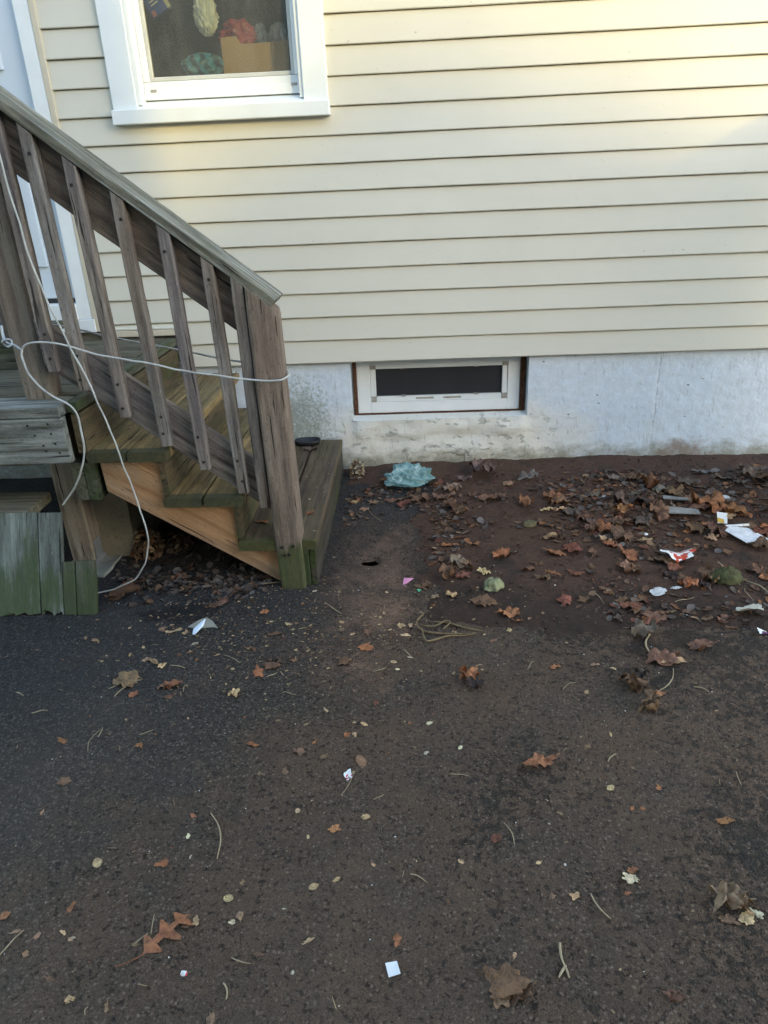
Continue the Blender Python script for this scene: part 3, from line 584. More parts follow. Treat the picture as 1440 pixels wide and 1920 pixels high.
def asphalt_mat():
    t = NT('old_blacktop')
    P = lambda s, l=(0, 0, 0): t.coords('Position', s, rnd=False, loc=l)
    px, py, pz = t.sep(P((1, 1, 1)))
    vor = t.n('TexVoronoi', Vector=P((260, 260, 260)), Scale=1.0)
    cell = t.sep(vor.outputs['Color'])
    fine = t.noise(P((420, 420, 420)), 1, 3, 0.7)
    base = t.ramp(cell[0], [(0.0, (0.007, 0.0070, 0.007)), (0.45, (0.020, 0.0190, 0.0175)), (0.80, (0.042, 0.038, 0.034)), (0.93, (0.095, 0.086, 0.075)), (1.0, (0.22, 0.20, 0.175))])
    c = t.mix(0.55, base, t.mix(fine, (0.006, 0.006, 0.006), (0.078, 0.072, 0.065)))
    peb = t.n('TexVoronoi', Vector=P((105, 105, 105), (2, 1, 0)), Scale=1.0)
    pc = t.sep(peb.outputs['Color'])[0]
    pebm = t.math('MULTIPLY', t.ramp(peb.outputs['Distance'], [(0.25, 1.0), (0.45, 0.0)]), t.ramp(pc, [(0.72, 0.0), (0.80, 1.0)]))
    c = t.mix(t.math('MULTIPLY', pebm, 0.55), c, t.mix(cell[1], (0.055, 0.050, 0.045), (0.19, 0.17, 0.15)))
    pitn = t.noise(P((95, 95, 95), (5, 8, 0)), 1, 3, 0.65)
    pitm = t.ramp(pitn, [(0.36, 1.0), (0.44, 0.0)])
    c = t.mix(t.math('MULTIPLY', pitm, 0.75), c, (0.004, 0.004, 0.004))
    # worn lighter areas and fresher black ones
    big = t.noise(P((1.3, 1.3, 1.3)), 1, 5, 0.55)
    c = t.mix(t.math('MULTIPLY', t.ramp(big, [(0.40, 0.0), (0.65, 1.0)]), 0.35), c, t.mix(fine, (0.040, 0.034, 0.029), (0.11, 0.095, 0.082)))
    # brown dust, thin everywhere to the right, thick where water carries it from the wall
    dn = t.noise(P((4.5, 4.5, 4.5)), 1, 6, 0.68)
    def blob(cx, cy, sx, sy):
        return t.n('VectorMath', _operation='LENGTH', i0=t.n('Mapping', Vector=P((1, 1, 0)), Location=(-cx / sx, -cy / sy, 0), Scale=(1 / sx, 1 / sy, 0)).outputs[0]).outputs['Value']
    d1 = t.maprange(blob(-0.15, -1.10, 0.30, 0.95), 0.10, 1.25, 0.78, 0.0)
    d2 = t.maprange(t.math('ADD', px, t.math('MULTIPLY', py, -0.75)), -0.10, 1.40, -0.20, 0.48)
    d3 = t.maprange(blob(-0.75, -0.55, 0.5, 0.55), 0.3, 1.0, 0.85, 0.0)     # soil under the stairs
    dd = t.math('ADD', t.math('MAXIMUM', t.math('MAXIMUM', d1, d2), d3), t.math('MULTIPLY', t.math('SUBTRACT', dn, 0.55), 1.8))
    dust = t.ramp(dd, [(0.05, 0.0), (0.50, 1.0)])
    dcol = t.mix(t.noise(P((17, 17, 17)), 1, 5), (0.058, 0.040, 0.030), (0.140, 0.100, 0.075))
    dcol = t.mix(t.ramp(fine, [(0.35, 0.85), (0.6, 0.0)]), dcol, (0.018, 0.015, 0.013))
    dcol = t.mix(t.math('MULTIPLY', pitm, 0.8), dcol, (0.008, 0.007, 0.006))
    dcol = t.mix(t.math('MULTIPLY', pebm, 0.5), dcol, t.mix(cell[1], (0.07, 0.055, 0.045), (0.20, 0.165, 0.135)))
    c = t.mix(t.math('MULTIPLY', dust, 0.66), c, dcol)
    pd = t.ramp(t.math('ADD', t.math('MULTIPLY', d1, 0.75), t.math('MULTIPLY', t.math('SUBTRACT', t.noise(P((5.5, 5.5, 5.5), (3, 3, 0)), 1, 8, 0.78, 0.4), 0.66), 2.0)), [(0.10, 0.0), (0.42, 1.0)])
    c = t.mix(t.math('MULTIPLY', t.math('MULTIPLY', pd, t.math('SUBTRACT', 1.0, t.math('MULTIPLY', pitm, 0.7))), 0.72), c, t.mix(fine, (0.050, 0.034, 0.026), (0.28, 0.190, 0.140)))
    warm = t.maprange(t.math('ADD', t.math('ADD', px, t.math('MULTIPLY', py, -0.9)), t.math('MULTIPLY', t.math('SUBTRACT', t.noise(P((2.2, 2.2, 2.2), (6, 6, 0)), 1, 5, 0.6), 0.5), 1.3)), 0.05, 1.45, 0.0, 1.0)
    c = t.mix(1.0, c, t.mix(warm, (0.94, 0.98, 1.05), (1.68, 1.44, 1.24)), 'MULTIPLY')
    # rusty-tan stain streaks
    st = t.math('MULTIPLY', t.ramp(t.noise(P((3.2, 3.2, 3.2), (7, 3, 0)), 1, 6, 0.75), [(0.60, 0.0), (0.72, 1.0)]), 0.38)
    c = t.mix(st, c, (0.095, 0.062, 0.040))
    # damp: dark spots in clusters
    wn_ = t.noise(P((52, 52, 52), (3, 9, 0)), 1, 4, 0.6)
    wz = t.math('ADD', t.maprange(px, -0.4, 0.9, -0.045, 0.11), t.math('MULTIPLY', t.math('SUBTRACT', t.noise(P((2.6, 2.6, 2.6), (1, 5, 0)), 1, 3), 0.5), 0.60))
    wet = t.ramp(t.math('ADD', wn_, wz), [(0.640, 0.0), (0.662, 1.0)])
    w2 = t.ramp(t.math('ADD', t.noise(P((9, 9, 9), (2, 2, 0)), 1, 5, 0.6), t.maprange(blob(0.80, -1.48, 0.55, 0.28), 0.0, 1.1, 0.26, -0.3)), [(0.60, 0.0), (0.68, 1.0)])
    w3 = t.ramp(t.math('ADD', t.noise(P((7, 7, 7), (5, 2, 0)), 1, 5, 0.6), t.maprange(blob(-0.78, -1.24, 0.36, 0.16), 0.0, 1.1, 0.24, -0.3)), [(0.58, 0.0), (0.68, 1.0)])
    wet = t.math('MAXIMUM', wet, t.math('MAXIMUM', w2, w3))
    c = t.mix(t.math('MULTIPLY', wet, 0.62), c, (0.0075, 0.0072, 0.0068))
    # pale specks: grit, salt, seed dust
    spk = t.n('TexVoronoi', Vector=P((62, 62, 62)), Scale=1.0)
    sm = t.math('MULTIPLY', t.ramp(spk.outputs['Distance'], [(0.07, 1.0), (0.12, 0.0)]), t.math('GREATER_THAN', t.sep(spk.outputs['Color'])[1], 0.965))
    c = t.mix(t.math('MULTIPLY', sm, 0.6), c, (0.42, 0.40, 0.35))
    h = t.math('ADD', t.math('MULTIPLY', vor.outputs['Distance'], -0.8), t.math('MULTIPLY', fine, 0.5))
    h = t.math('ADD', h, t.math('MULTIPLY', pitn, 2.2))
    h = t.math('ADD', h, t.math('MULTIPLY', pebm, 0.5))
    rough = t.math('SUBTRACT', 0.88, t.math('MULTIPLY', wet, 0.30))
    return t.fin(c, rough, t.bump(h, 1.0, 0.0045), 0.15)

def soil_mat():
    t = NT('wet_mud')
    P = lambda s, l=(0, 0, 0): t.coords('Position', s, rnd=False, loc=l)
    n = t.noise(P((9, 9, 9)), 1, 6, 0.62)
    f = t.noise(P((140, 140, 140)), 1, 4, 0.7)
    c = t.mix(n, (0.050, 0.0230, 0.0130), (0.122, 0.060, 0.036))
    c = t.mix(0.35, c, t.mix(f, (0.014, 0.010, 0.008), (0.088, 0.062, 0.048)))
    c = t.mix(t.ramp(t.noise(P((5, 5, 5), (4, 1, 0)), 1, 5), [(0.56, 0.0), (0.66, 0.6)]), c, (0.020, 0.017, 0.016))
    c = t.mix(t.ramp(t.noise(P((15, 15, 15), (9, 1, 0)), 1, 5), [(0.66, 0.0), (0.74, 0.5)]), c, (0.12, 0.062, 0.036))
    mx, my, mz = t.sep(P((1, 1, 1)))
    fr = t.math('ADD', t.maprange(t.math('ADD', my, t.math('MULTIPLY', mx, 0.13)), -1.22, -0.85, 0.55, -0.2), t.math('SUBTRACT', t.noise(P((6, 6, 6), (8, 2, 0)), 1, 5), 0.45))
    c = t.mix(t.math('MULTIPLY', t.ramp(fr, [(0.1, 0.0), (0.5, 1.0)]), 0.6), c, (0.020, 0.0135, 0.010))
    spk = t.n('TexVoronoi', Vector=P((48, 48, 48)), Scale=1.0)
    sm = t.math('MULTIPLY', t.ramp(spk.outputs['Distance'], [(0.08, 1.0), (0.13, 0.0)]), t.math('GREATER_THAN', t.sep(spk.outputs['Color'])[1], 0.95))
    c = t.mix(t.math('MULTIPLY', sm, 0.6), c, (0.33, 0.30, 0.26))
    h = t.math('ADD', t.math('MULTIPLY', f, 0.7), t.math('MULTIPLY', t.noise(P((45, 45, 45)), 1, 6, 0.7), 1.6))
    rough = t.ramp(n, [(0.35, 0.62), (0.65, 0.85)])
    return t.fin(c, rough, t.bump(h, 0.9, 0.008), 0.25)

M_ASPHALT = asphalt_mat()
M_SOIL = soil_mat()
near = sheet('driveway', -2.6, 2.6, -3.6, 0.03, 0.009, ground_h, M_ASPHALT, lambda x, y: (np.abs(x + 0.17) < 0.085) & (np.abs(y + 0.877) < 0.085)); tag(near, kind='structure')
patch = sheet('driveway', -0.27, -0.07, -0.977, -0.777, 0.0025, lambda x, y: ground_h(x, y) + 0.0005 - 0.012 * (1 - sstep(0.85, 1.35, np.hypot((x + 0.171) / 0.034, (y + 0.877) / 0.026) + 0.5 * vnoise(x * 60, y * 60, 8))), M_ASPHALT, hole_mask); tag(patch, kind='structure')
hz = -0.018
gx = (-80.0, -2.6, 2.6, 80.0); gy = (-80.0, -3.6, 0.03, 20.0)
far_v = [(x, y, hz) for y in gy for x in gx]
far_f = [(j * 4 + i, j * 4 + i + 1, j * 4 + i + 5, j * 4 + i + 4) for j in range(3) for i in range(3) if (i, j) != (1, 1)]
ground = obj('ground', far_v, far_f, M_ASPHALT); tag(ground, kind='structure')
cv, cf_ = boxgeo(-0.30, -0.04, -1.00, -0.76, -0.30, -0.034)
cav = obj('drain_cavity', cv, [f for f in cf_ if not all(cv[i][2] > -0.1 for i in f)], M_SOIL); tag(cav, kind='structure')
soil = sheet('soil', -0.36, 2.6, -1.75, 0.028, 0.007, soil_h, M_SOIL); tag(soil, kind='structure')

# ------------------------------------------------------------------ house
house = tag(empty('house', (0.5, 0.05, 0)), 'house wall with beige vinyl siding above a white painted concrete foundation', 'house')
Z0, EXP = 0.5285, 0.1016

def course(x0, x1, z, parent, h=EXP, k=0):
    n = max(2, int((x1 - x0) / 0.07))
    prof = [(0.012, 0.0012), (-0.0065, 0.0), (-0.0080, 0.0016), (-0.0077, 0.006), (0.0002, h - 0.0018), (0.0020, h - 0.0010), (0.014, h - 0.0008)]
    verts = []; m = len(prof)
    for i in range(n + 1):
        x = x0 + (x1 - x0) * i / n
        wz = 0.0017 * mnoise.noise(Vector((x * 1.7, k * 3.1, 0))) + 0.0005 * mnoise.noise(Vector((x * 7, k * 1.3, 4)))
        wy = 0.0016 * mnoise.noise(Vector((x * 2.3, k * 2.7, 9)))
        for j, (y, dz) in enumerate(prof):
            verts.append((x - x0, y + wy, dz + wz * (1.0 if j < 4 else 0.4)))
    faces = []
    for i in range(n):
        for j in range(m - 1):
            faces.append((i * m + j, (i + 1) * m + j, (i + 1) * m + j + 1, i * m + j + 1))
    o = obj('siding_board', verts, faces, M_SIDING, parent, Matrix.Translation((x0, 0, z)))
    for p in o.data.polygons: p.use_smooth = (p.index % (m - 1)) in (1, 2)
    return o

siding = empty('siding', (1.0, 0.0, Z0), house)
XR = 3.4
for k in range(30):
    z = Z0 + k * EXP
    if z < 0.69: segs = [(-1.018, XR)]
    elif z < 1.50: segs = [(-1.397, XR)]
    elif z < 3.0: segs = [(-1.397, -1.150), (-0.312, XR)]
    else: segs = [(-3.2, XR)]
    for (a, b) in segs: course(a, b, z, siding, k=k)
course(-1.397, -1.018, 0.706, siding, h=0.0257, k=40)
box('wall_sheathing', -3.2, XR, 0.022, 0.06, 0.552, 0.70, M_GAP, house, 0)
for (a, b, c, d) in ((-1.45, -1.075, 0.70, 3.6), (-0.392, XR, 0.70, 3.6), (-1.075, -0.392, 0.70, 1.58), (-3.2, -1.45, 3.0, 3.6)):
    box('wall_sheathing', a, b, 0.022, 0.06, c, d, M_GAP, house, 0)
# J channel round the landing
jc = empty('corner_channel', (-1.03, 0, 0.5), house)
box('channel_strip', -1.395, -1.016, -0.014, 0.02, 0.678, 0.704, M_BEIGE, jc, 0.002)
box('channel_strip', -1.046, -1.016, -0.013, 0.02, 0.500, 0.6775, M_BEIGE, jc, 0.002)

# foundation: a rough rendered face with the window niche, sloping sill and one vertical cold joint
NX0, NX1, NZ0 = -0.285, 0.532, 0.247
def fy(x, z):
    r = 0.0022 * fbm(x * 9, z * 9, 61, 4) + 0.0010 * fbm(x * 40, z * 40, 63, 2)
    inold = (1 - sstep(0.35, 0.60, np.abs(x - 0.12))) * (1 - sstep(0.16, 0.25, z))
    r = r + inold * (0.012 * fbm(x * 7, z * 11, 65, 6) - 0.006)
    led = sstep(-0.30, -0.26, x) * (1 - sstep(0.50, 0.56, x)) * sstep(0.145, 0.20, z + 0.03 * vnoise(x * 9, x * 0, 66)) * (1 - sstep(0.250, 0.262, z))
    r = r - led * (0.010 + 0.010 * fbm(x * 14, z * 16, 69, 4))
    r = r + 0.007 * np.exp(-((x - 1.128 - 0.006 * vnoise(z * 18, z * 0, 67)) / 0.0055) ** 2) * (0.4 + vnoise(z * 23, z * 0, 68))
    return 0.016 + r - 0.006 * (1 - sstep(-0.03, 0.05, z))
xs = np.arange(-3.2, XR + 1e-6, 0.0125); zs = np.arange(-0.10, 0.5501, 0.0125)
def snap(a, v): a[np.argmin(abs(a - v))] = v
snap(xs, NX0); snap(xs, NX1); snap(zs, NZ0)
XX, ZZ = np.meshgrid(xs, zs); YY = fy(XX, ZZ)
nx = len(xs); fv = [(float(a), float(b), float(c)) for a, b, c in zip(XX.ravel(), YY.ravel(), ZZ.ravel())]; ff = []
for j in range(len(zs) - 1):
    for i in range(nx - 1):
        if xs[i] >= NX0 - 1e-6 and xs[i + 1] <= NX1 + 1e-6 and zs[j] >= NZ0 - 1e-6: continue
        ff.append((j * nx + i, j * nx + i + 1, (j + 1) * nx + i + 1, (j + 1) * nx + i))
# reveals of the niche
def strip(pa, pb):
    base = len(fv); n = len(pa)
    fv.extend(pa); fv.extend(pb)
    for i in range(n - 1): ff.append((base + i, base + i + 1, base + n + i + 1, base + n + i))
idx = [i for i in range(nx) if NX0 - 1e-6 <= xs[i] <= NX1 + 1e-6]
jn = int(np.argmin(abs(zs - NZ0)))
strip([fv[jn * nx + i] for i in idx], [(float(xs[i]), 0.13, 0.262) for i in idx])
for ii in (idx[0], idx[-1]):
    col_ = [fv[j * nx + ii] for j in range(jn, len(zs))]
    strip(col_, [(p[0], 0.13, p[2]) for p in col_])
fo = obj('foundation_wall', fv, ff, M_FOUND, house, smooth=True)

# basement window
bw = empty('basement_window', (0.12, 0.1, 0.25), house)
YB = 0.085
for (a, b, c, d) in ((-0.279, -0.262, 0.249, 0.56), (0.504, 0.527, 0.249, 0.56), (-0.262, 0.504, 0.245, 0.260)):
    o = box('rusty_frame', a, b, YB - 0.012, YB + 0.05, c, d, M_RUST, bw, 0.003)
    o['label'] = 'rusty steel frame of the basement window'
fx0, fx1, fz0, fz1 = -0.262, 0.504, 0.2605, 0.556
gx0, gx1, gz0, gz1 = -0.172, 0.421, 0.338, 0.470
for (a, b, c, d) in ((fx0, gx0 - 0.026, fz0, fz1), (gx1 + 0.026, fx1, fz0, fz1), (gx0 - 0.026, gx1 + 0.026, fz0, gz0 - 0.026), (gx0 - 0.026, gx1 + 0.026, gz1 + 0.020, fz1)):
    box('vinyl_frame', a, b, YB, YB + 0.045, c, d, M_WHITE, bw, 0.0025)
for (a, b, c, d) in ((gx0 - 0.026, gx0, gz0, gz1), (gx1, gx1 + 0.026, gz0, gz1), (gx0, gx1, gz0 - 0.026, gz0), (gx0, gx1, gz1, gz1 + 0.020)):
    box('glazing_bead', a + 0.0006, b - 0.0006, YB + 0.006, YB + 0.03, c + 0.0006, d - 0.0006, M_WHITE, bw, 0.0025)
for (a, c) in ((gx0 - 0.026, gz0 - 0.026), (gx1, gz0 - 0.026), (gx0 - 0.026, gz1), (gx1, gz1)):
    box('corner_block', a, a + 0.026, YB + 0.004, YB + 0.03, c, c + (0.026 if c < gz1 else 0.020), M_GREYTAB, bw, 0.001)
for (a, c, w) in ((-0.055, gz0 - 0.002, 0.022), (0.29, gz0 - 0.002, 0.022), (-0.055, gz1 - 0.002, 0.022), (0.29, gz1 - 0.002, 0.022)):
    box('clip', a, a + w, YB + 0.003, YB + 0.03, c, c + 0.005, M_GREYTAB, bw, 0.0006)
for (a, w) in ((0.015, 0.085), (0.145, 0.085)):
    box('foam_strip', a, a + w, YB + 0.0045, YB + 0.02, gz0 - 0.016, gz0 - 0.007, M_GREYTAB, bw, 0.0006)
box('pane', gx0 - 0.004, gx1 + 0.004, YB + 0.022, YB + 0.026, gz0 - 0.004, gz1 + 0.004, M_DARKPANE, bw, 0)

# kitchen window above
win = empty('window', (-0.73, 0.0, 1.51), house)
ZT = 3.0
box('casing', -1.161, -1.062, -0.022, 0.022, 1.5665, ZT, M_WHITE2, win, 0.003)
box('casing', -0.399, -0.303, -0.022, 0.022, 1.5665, ZT, M_WHITE2, win, 0.003)
box('casing', -1.062, -0.399, -0.022, 0.022, 2.88, ZT, M_WHITE2, win, 0.003)
box('sill_nosing', -1.166, -0.298, -0.040, 0.020, 1.512, 1.566, M_WHITE2, win, 0.004)
# sloping sill behind the nosing, then the side jambs
obj('sill', [(-1.062, -0.030, 1.5667), (-0.399, -0.030, 1.5667), (-0.399, 0.06, 1.600), (-1.062, 0.06, 1.600), (-1.062, -0.030, 1.540), (-0.399, -0.030, 1.540), (-0.399, 0.06, 1.540), (-1.062, 0.06, 1.540)],
    [(0, 1, 2, 3), (4, 7, 6, 5), (0, 4, 5, 1), (1, 5, 6, 2), (2, 6, 7, 3), (3, 7, 4, 0)], M_WHITE2, win)
box('jamb', -1.0615, -1.046, -0.010, 0.10, 1.58, 2.9, M_WHITE, win, 0.002)
box('jamb', -0.415, -0.3995, -0.010, 0.10, 1.58, 2.9, M_WHITE, win, 0.002)
sx0, sx1, sz0 = -1.0455, -0.4155, 1.6005
box('sash', sx0, sx1, 0.040, 0.085, sz0, 1.637, M_WHITE, win, 0.003)
box('sash', sx0 + 0.0005, sx1 - 0.0005, 0.048, 0.085, 1.6375, 1.664, M_WHITE, win, 0.002)
box('sash', sx0, -1.020, 0.047, 0.085, 1.6645, 2.88, M_WHITE, win, 0.003)
box('sash', -0.436, sx1, 0.047, 0.085, 1.6645, 2.88, M_WHITE, win, 0.003)
# screen-track inner frame with mitred bottom
for (P0, P1, wd) in (((-1.0195, 1.665), (-1.0195, 2.87), 'v'), ((-0.4365, 1.665), (-0.4365, 2.87), 'v')):
    s = 1 if P0[0] < -0.8 else -1
    box('screen_frame', min(P0[0], P0[0] + s * 0.014), max(P0[0], P0[0] + s * 0.014), 0.056, 0.078, 1.666, 2.87, M_SCREEN, win, 0.002)
box('screen_frame', -1.0055, -0.4505, 0.055, 0.077, 1.6655, 1.681, M_SCREEN, win, 0.003)
for a in (-1.018, -0.452): box('weep_cover', a, a + 0.024, 0.0365, 0.045, 1.628, 1.637, M_GREYTAB, win, 0.001)
pane = box('pane', -1.007, -0.449, 0.066, 0.069, 1.679, 2.87, M_PANE, win, 0)
# the room behind the glass
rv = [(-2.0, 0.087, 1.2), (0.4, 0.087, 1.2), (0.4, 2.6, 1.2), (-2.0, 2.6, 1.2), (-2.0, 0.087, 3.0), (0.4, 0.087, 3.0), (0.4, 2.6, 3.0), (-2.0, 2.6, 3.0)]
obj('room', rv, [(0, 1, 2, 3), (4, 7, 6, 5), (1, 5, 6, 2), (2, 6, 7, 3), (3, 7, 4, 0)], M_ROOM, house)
box('inner_stool', -1.16, -0.30, 0.0875, 0.42, 1.655, 1.682, plain('inner_sill', (0.20, 0.19, 0.17), 0.6, grime=0.3), win, 0.004)
box('inner_casing', -1.046, -1.030, 0.0875, 0.16, 1.6825, 2.8, plain('varnished_wood', (0.30, 0.17, 0.08), 0.25, grime=0.4), win, 0.003)

# door at the left
door = empty('door', (-1.9, 0.03, 0.85), house)
box('door_slab', -2.40, -1.4825, 0.022, 0.065, 0.852, 2.90, M_DOOR, door, 0.003)
for (a, b, c, d) in ((-2.28, -1.585, 1.725, 2.75), (-2.28, -1.585, 0.985, 1.60)):
    box('raised_panel', a, b, 0.012, 0.03, c, d, M_DOOR, door, 0.006)
    box('raised_panel', a + 0.04, b - 0.04, 0.004, 0.0115, c + 0.04, d - 0.04, M_DOOR, door, 0.006)
box('door_sweep', -2.40, -1.483, 0.016, 0.05, 0.833, 0.8515, M_BLACK, door, 0.002)
box('casing', -1.482, -1.4215, -0.012, 0.05, 0.762, 3.0, M_WHITE, door, 0.003)
box('casing', -2.47, -2.405, -0.012, 0.05, 0.762, 3.0, M_WHITE, door, 0.003)
box('threshold', -2.47, -1.412, -0.020, 0.05, 0.705, 0.7615, M_WHITE, door, 0.003)
box('threshold_plate', -2.40, -1.4825, -0.03, 0.05, 0.762, 0.832, M_WHITE, door, 0.003)
box('trim_channel', -1.421, -1.396, -0.015, 0.03, 0.705, 3.0, M_BEIGE, door, 0.003)

# ------------------------------------------------------------------ porch stairs
porch = tag(empty('porch_stairs', (-0.9, -0.55, 0)), 'weathered wooden porch stairs with a sloping railing beside the house door', 'stairs')
YF = -1.085           # front ends of the treads
# landing
land = empty('landing', (-1.6, -0.55, 0.668), porch)
LZ = 0.668
yb = [-1.128, -0.985, -0.842, -0.699, -0.556, -0.413, -0.270, -0.127]
for i, y in enumerate(yb):
    w = 0.139
    yy1 = min(y + w, -0.022)
    board('deck_board', (-2.5, (y + yy1) / 2, LZ - 0.0175 + 0.001 * (i % 3)), (-1.095 + 0.004 * math.sin(i * 2.1), (y + yy1) / 2, LZ - 0.0175 + 0.001 * (i % 3)), (0, 1, 0), yy1 - y, 0.035, W_DECK if i else W_PALE, land, seed=i)
rim = board('rim_board', (-2.5, -1.110, LZ - 0.036 - 0.079), (-1.092, -1.110, LZ - 0.036 - 0.075), (0, 0, 1), 0.150, 0.036, W_PALE, land, seed=3)
board('rim_joist', (-2.5, -0.92, 0.475), (-1.29, -0.92, 0.475), (0, 0, 1), 0.13, 0.038, W_PALE, land, seed=9)
board('rim_joist', (-2.5, -0.05, 0.55), (-1.10, -0.05, 0.55), (0, 0, 1), 0.14, 0.038, W_OLD, land, seed=10)
board('end_riser', (-1.073, -1.066, LZ - 0.036 - 0.072), (-1.073, -0.022, LZ - 0.036 - 0.072), (0, 0, 1), 0.133, 0.032, W_RISER, land, seed=4)
# the deck board along the right edge runs the depth of the landing
board('edge_board', (-1.0745, -1.075, LZ - 0.0165), (-1.0745, -0.022, LZ - 0.0165), (1, 0, 0), 0.036, 0.034, W_GREEN, land, seed=5)
rnd = random.Random(5)
scr_v, scr_f = tubegeo([Vector((0, 0, 0)), Vector((0, -0.002, 0))], 0.0042, 10)
M_SCREW = plain('rusty_screw', (0.02, 0.016, 0.013), 0.6, grime=0.3)
scr_me = bpy.data.meshes.new('screw'); scr_me.from_pydata([tuple(v) for v in scr_v], [], scr_f); scr_me.materials.append(M_SCREW)
def screw(x, y, z, parent, sc=1.0):
    o = bpy.data.objects.new('screw', scr_me)
    place(o, parent, Matrix.Translation((x, y, z)) @ Matrix.Scale(sc, 4))
for (x, z) in ((-1.135, 0.615), (-1.20, 0.612), (-1.132, 0.583), (-1.185, 0.579), (-1.125, 0.551), (-1.165, 0.545), (-1.118, 0.520), (-1.16, 0.527)):
    screw(x, -1.1285, z, land, 0.8)
# treads: two planks each, riser between, nosing over the riser
for k, (x0, x1, z) in enumerate(((-1.060, -0.792, 0.501), (-0.838, -0.569, 0.334), (-0.606, -0.338, 0.167))):
    tr = empty('tread', ((x0 + x1) / 2, YF / 2, z), porch)
    mid = (x0 + x1) / 2
    m = W_TREAD if k < 2 else W_TREAD3
    for (a, b) in ((x0, mid - 0.002), (mid + 0.002, x1)):
        board('plank', ((a + b) / 2, YF + 0.006 * math.sin(k * 3 + a * 9), z - 0.018), ((a + b) / 2, -0.012, z - 0.018), (1, 0, 0), b - a, 0.036, m, tr, r=0.006, seed=k)
for (x, z0, z1, m) in ((-0.826, 0.336, 0.464, W_RISER), (-0.600, 0.169, 0.297, W_RISER)):
    board('riser', (x, -1.062, (z0 + z1) / 2), (x, -0.02, (z0 + z1) / 2), (0, 0, 1), z1 - z0, 0.022, m, porch, seed=int(z0 * 100))
board('kick_board', (-0.388, -1.072, 0.057), (-0.388, -0.012, 0.062), (0, 0, 1), 0.142, 0.036, W_GREEN, porch, seed=21)
board('kick_board', (-0.357, -1.060, 0.052), (-0.353, -0.012, 0.060), (0, 0, 1), 0.138, 0.022, W_KICK, porch, seed=22)
# cut stringers
def stringer(name, y, mat, t=0.038):
    p = [(-1.036, 0.4635), (-0.838, 0.4635), (-0.838, 0.2965), (-0.612, 0.2965), (-0.612, 0.1295), (-0.412, 0.1295), (-0.412, -0.006), (-0.482, -0.006), (-1.031, 0.352)]
    n = len(p); cx, cz = -0.75, 0.23
    ca, sa = math.cos(0.578), math.sin(0.578)
    def loc(x, z): return ((x - cx) * ca - (z - cz) * sa, (x - cx) * sa + (z - cz) * ca)
    v = [(*loc(x, z), dy) for dy in (-t / 2, t / 2) for (x, z) in p]
    f = [tuple(range(n)), tuple(reversed(range(n, 2 * n)))] + [(i, n + i, n + (i + 1) % n, (i + 1) % n) for i in range(n)]
    MM = Matrix(((ca, sa, 0, cx), (0, 0, -1, y), (-sa, ca, 0, cz), (0, 0, 0, 1)))
    o = obj(name, v, f, mat, porch, MM)
    bm = bmesh.new(); bm.from_mesh(o.data); bmesh.ops.recalc_face_normals(bm, faces=bm.faces)
    bmesh.ops.bevel(bm, geom=list(bm.edges), offset=0.002, segments=1, affect='EDGES'); bm.to_mesh(o.data); bm.free()
    return o
s1 = stringer('stringer', -1.030, W_NEW); s1['label'] = 'newer orange-brown cut stringer of the outer side'
stringer('stringer', -0.52, W_OLD); stringer('stringer', -0.06, W_OLD)
# doubled beam under the landing edge
for x in (-1.111, -1.071):
    board('beam', (x, -1.058, 0.392), (x, -0.03, 0.392), (0, 0, 1), 0.135, 0.0385, W_GREEN, porch, seed=int(-x * 1000))
# support post on a bracket
sp = board('support_post', (-1.249, -0.856, 0.010), (-1.249, -0.856, 0.632), (0, 1, 0), 0.088, 0.088, W_SUPP, porch, r=0.006, seed=30)
br = box('post_bracket', -1.2045, -1.2015, -0.885, -0.830, -0.01, 0.085, M_STEEL, sp, 0.0005)
box('post_bracket', -1.2965, -1.2935, -0.885, -0.830, -0.01, 0.085, M_STEEL, sp, 0.0005)
box('post_bracket', -1.300, -1.198, -0.9035, -0.8085, -0.006, 0.008, M_STEEL, sp, 0.0005)

# railing
rail = empty('railing', (-0.8, -1.03, 0.3), porch)
SL = 0.795                                   # rise per metre of run
def zc(x): return 0.944 + (-0.403 - x) * SL
cap = board('cap_rail', (-0.404, -1.000, zc(-0.404)), (-1.275, -1.000, zc(-1.275)), (0, 1, 0), 0.142, 0.027, W_CAP, rail, r=0.004, seed=41)
def railboard(name, x0, x1, zmid, w, t, y, mat, seed):
    # plumb-cut ends
    s = 1 if x1 > x0 else -1
    k = SL
    return board(name, (x0, y, zmid(x0)), (x1, y, zmid(x1)), (0, 0, 1), w, t, mat, rail, cut0=k, cut1=k, seed=seed)
railboard('upper_rail', -0.487, -1.150, lambda x: zc(x) - 0.102, 0.128, 0.036, -1.018, W_RAIL, 42)
railboard('lower_rail', -0.487, -1.150, lambda x: 0.352 + (-0.505 - x) * 0.775, 0.122, 0.036, -1.018, W_RAIL2, 43)
for i, (xt, zt, xb, zb) in enumerate(((-1.117, 1.52, -1.108, 0.765), (-1.036, 1.45, -1.024, 0.703), (-0.930, 1.36, -0.912, 0.612), (-0.815, 1.27, -0.795, 0.512), (-0.700, 1.175, -0.682, 0.428), (-0.586, 1.085, -0.567, 0.342))):
    zt = zc(xt) - 0.020
    bo = board('baluster', (xb, -1.0545, zb), (xt, -1.0535, zt), (1, 0, 0), 0.035, 0.036, W_GREY if i % 2 else W_RAIL2, rail, r=0.004, seed=50 + i, cut1=-SL)
    for zz in (zb + 0.035, zb + 0.105, zt - 0.055):
        f = (zz - zb) / (zt - zb)
        screw(xb + (xt - xb) * f + rnd.uniform(-.004, .004), -1.0722, zz + rnd.uniform(-.01, .01), bo, 1.1)
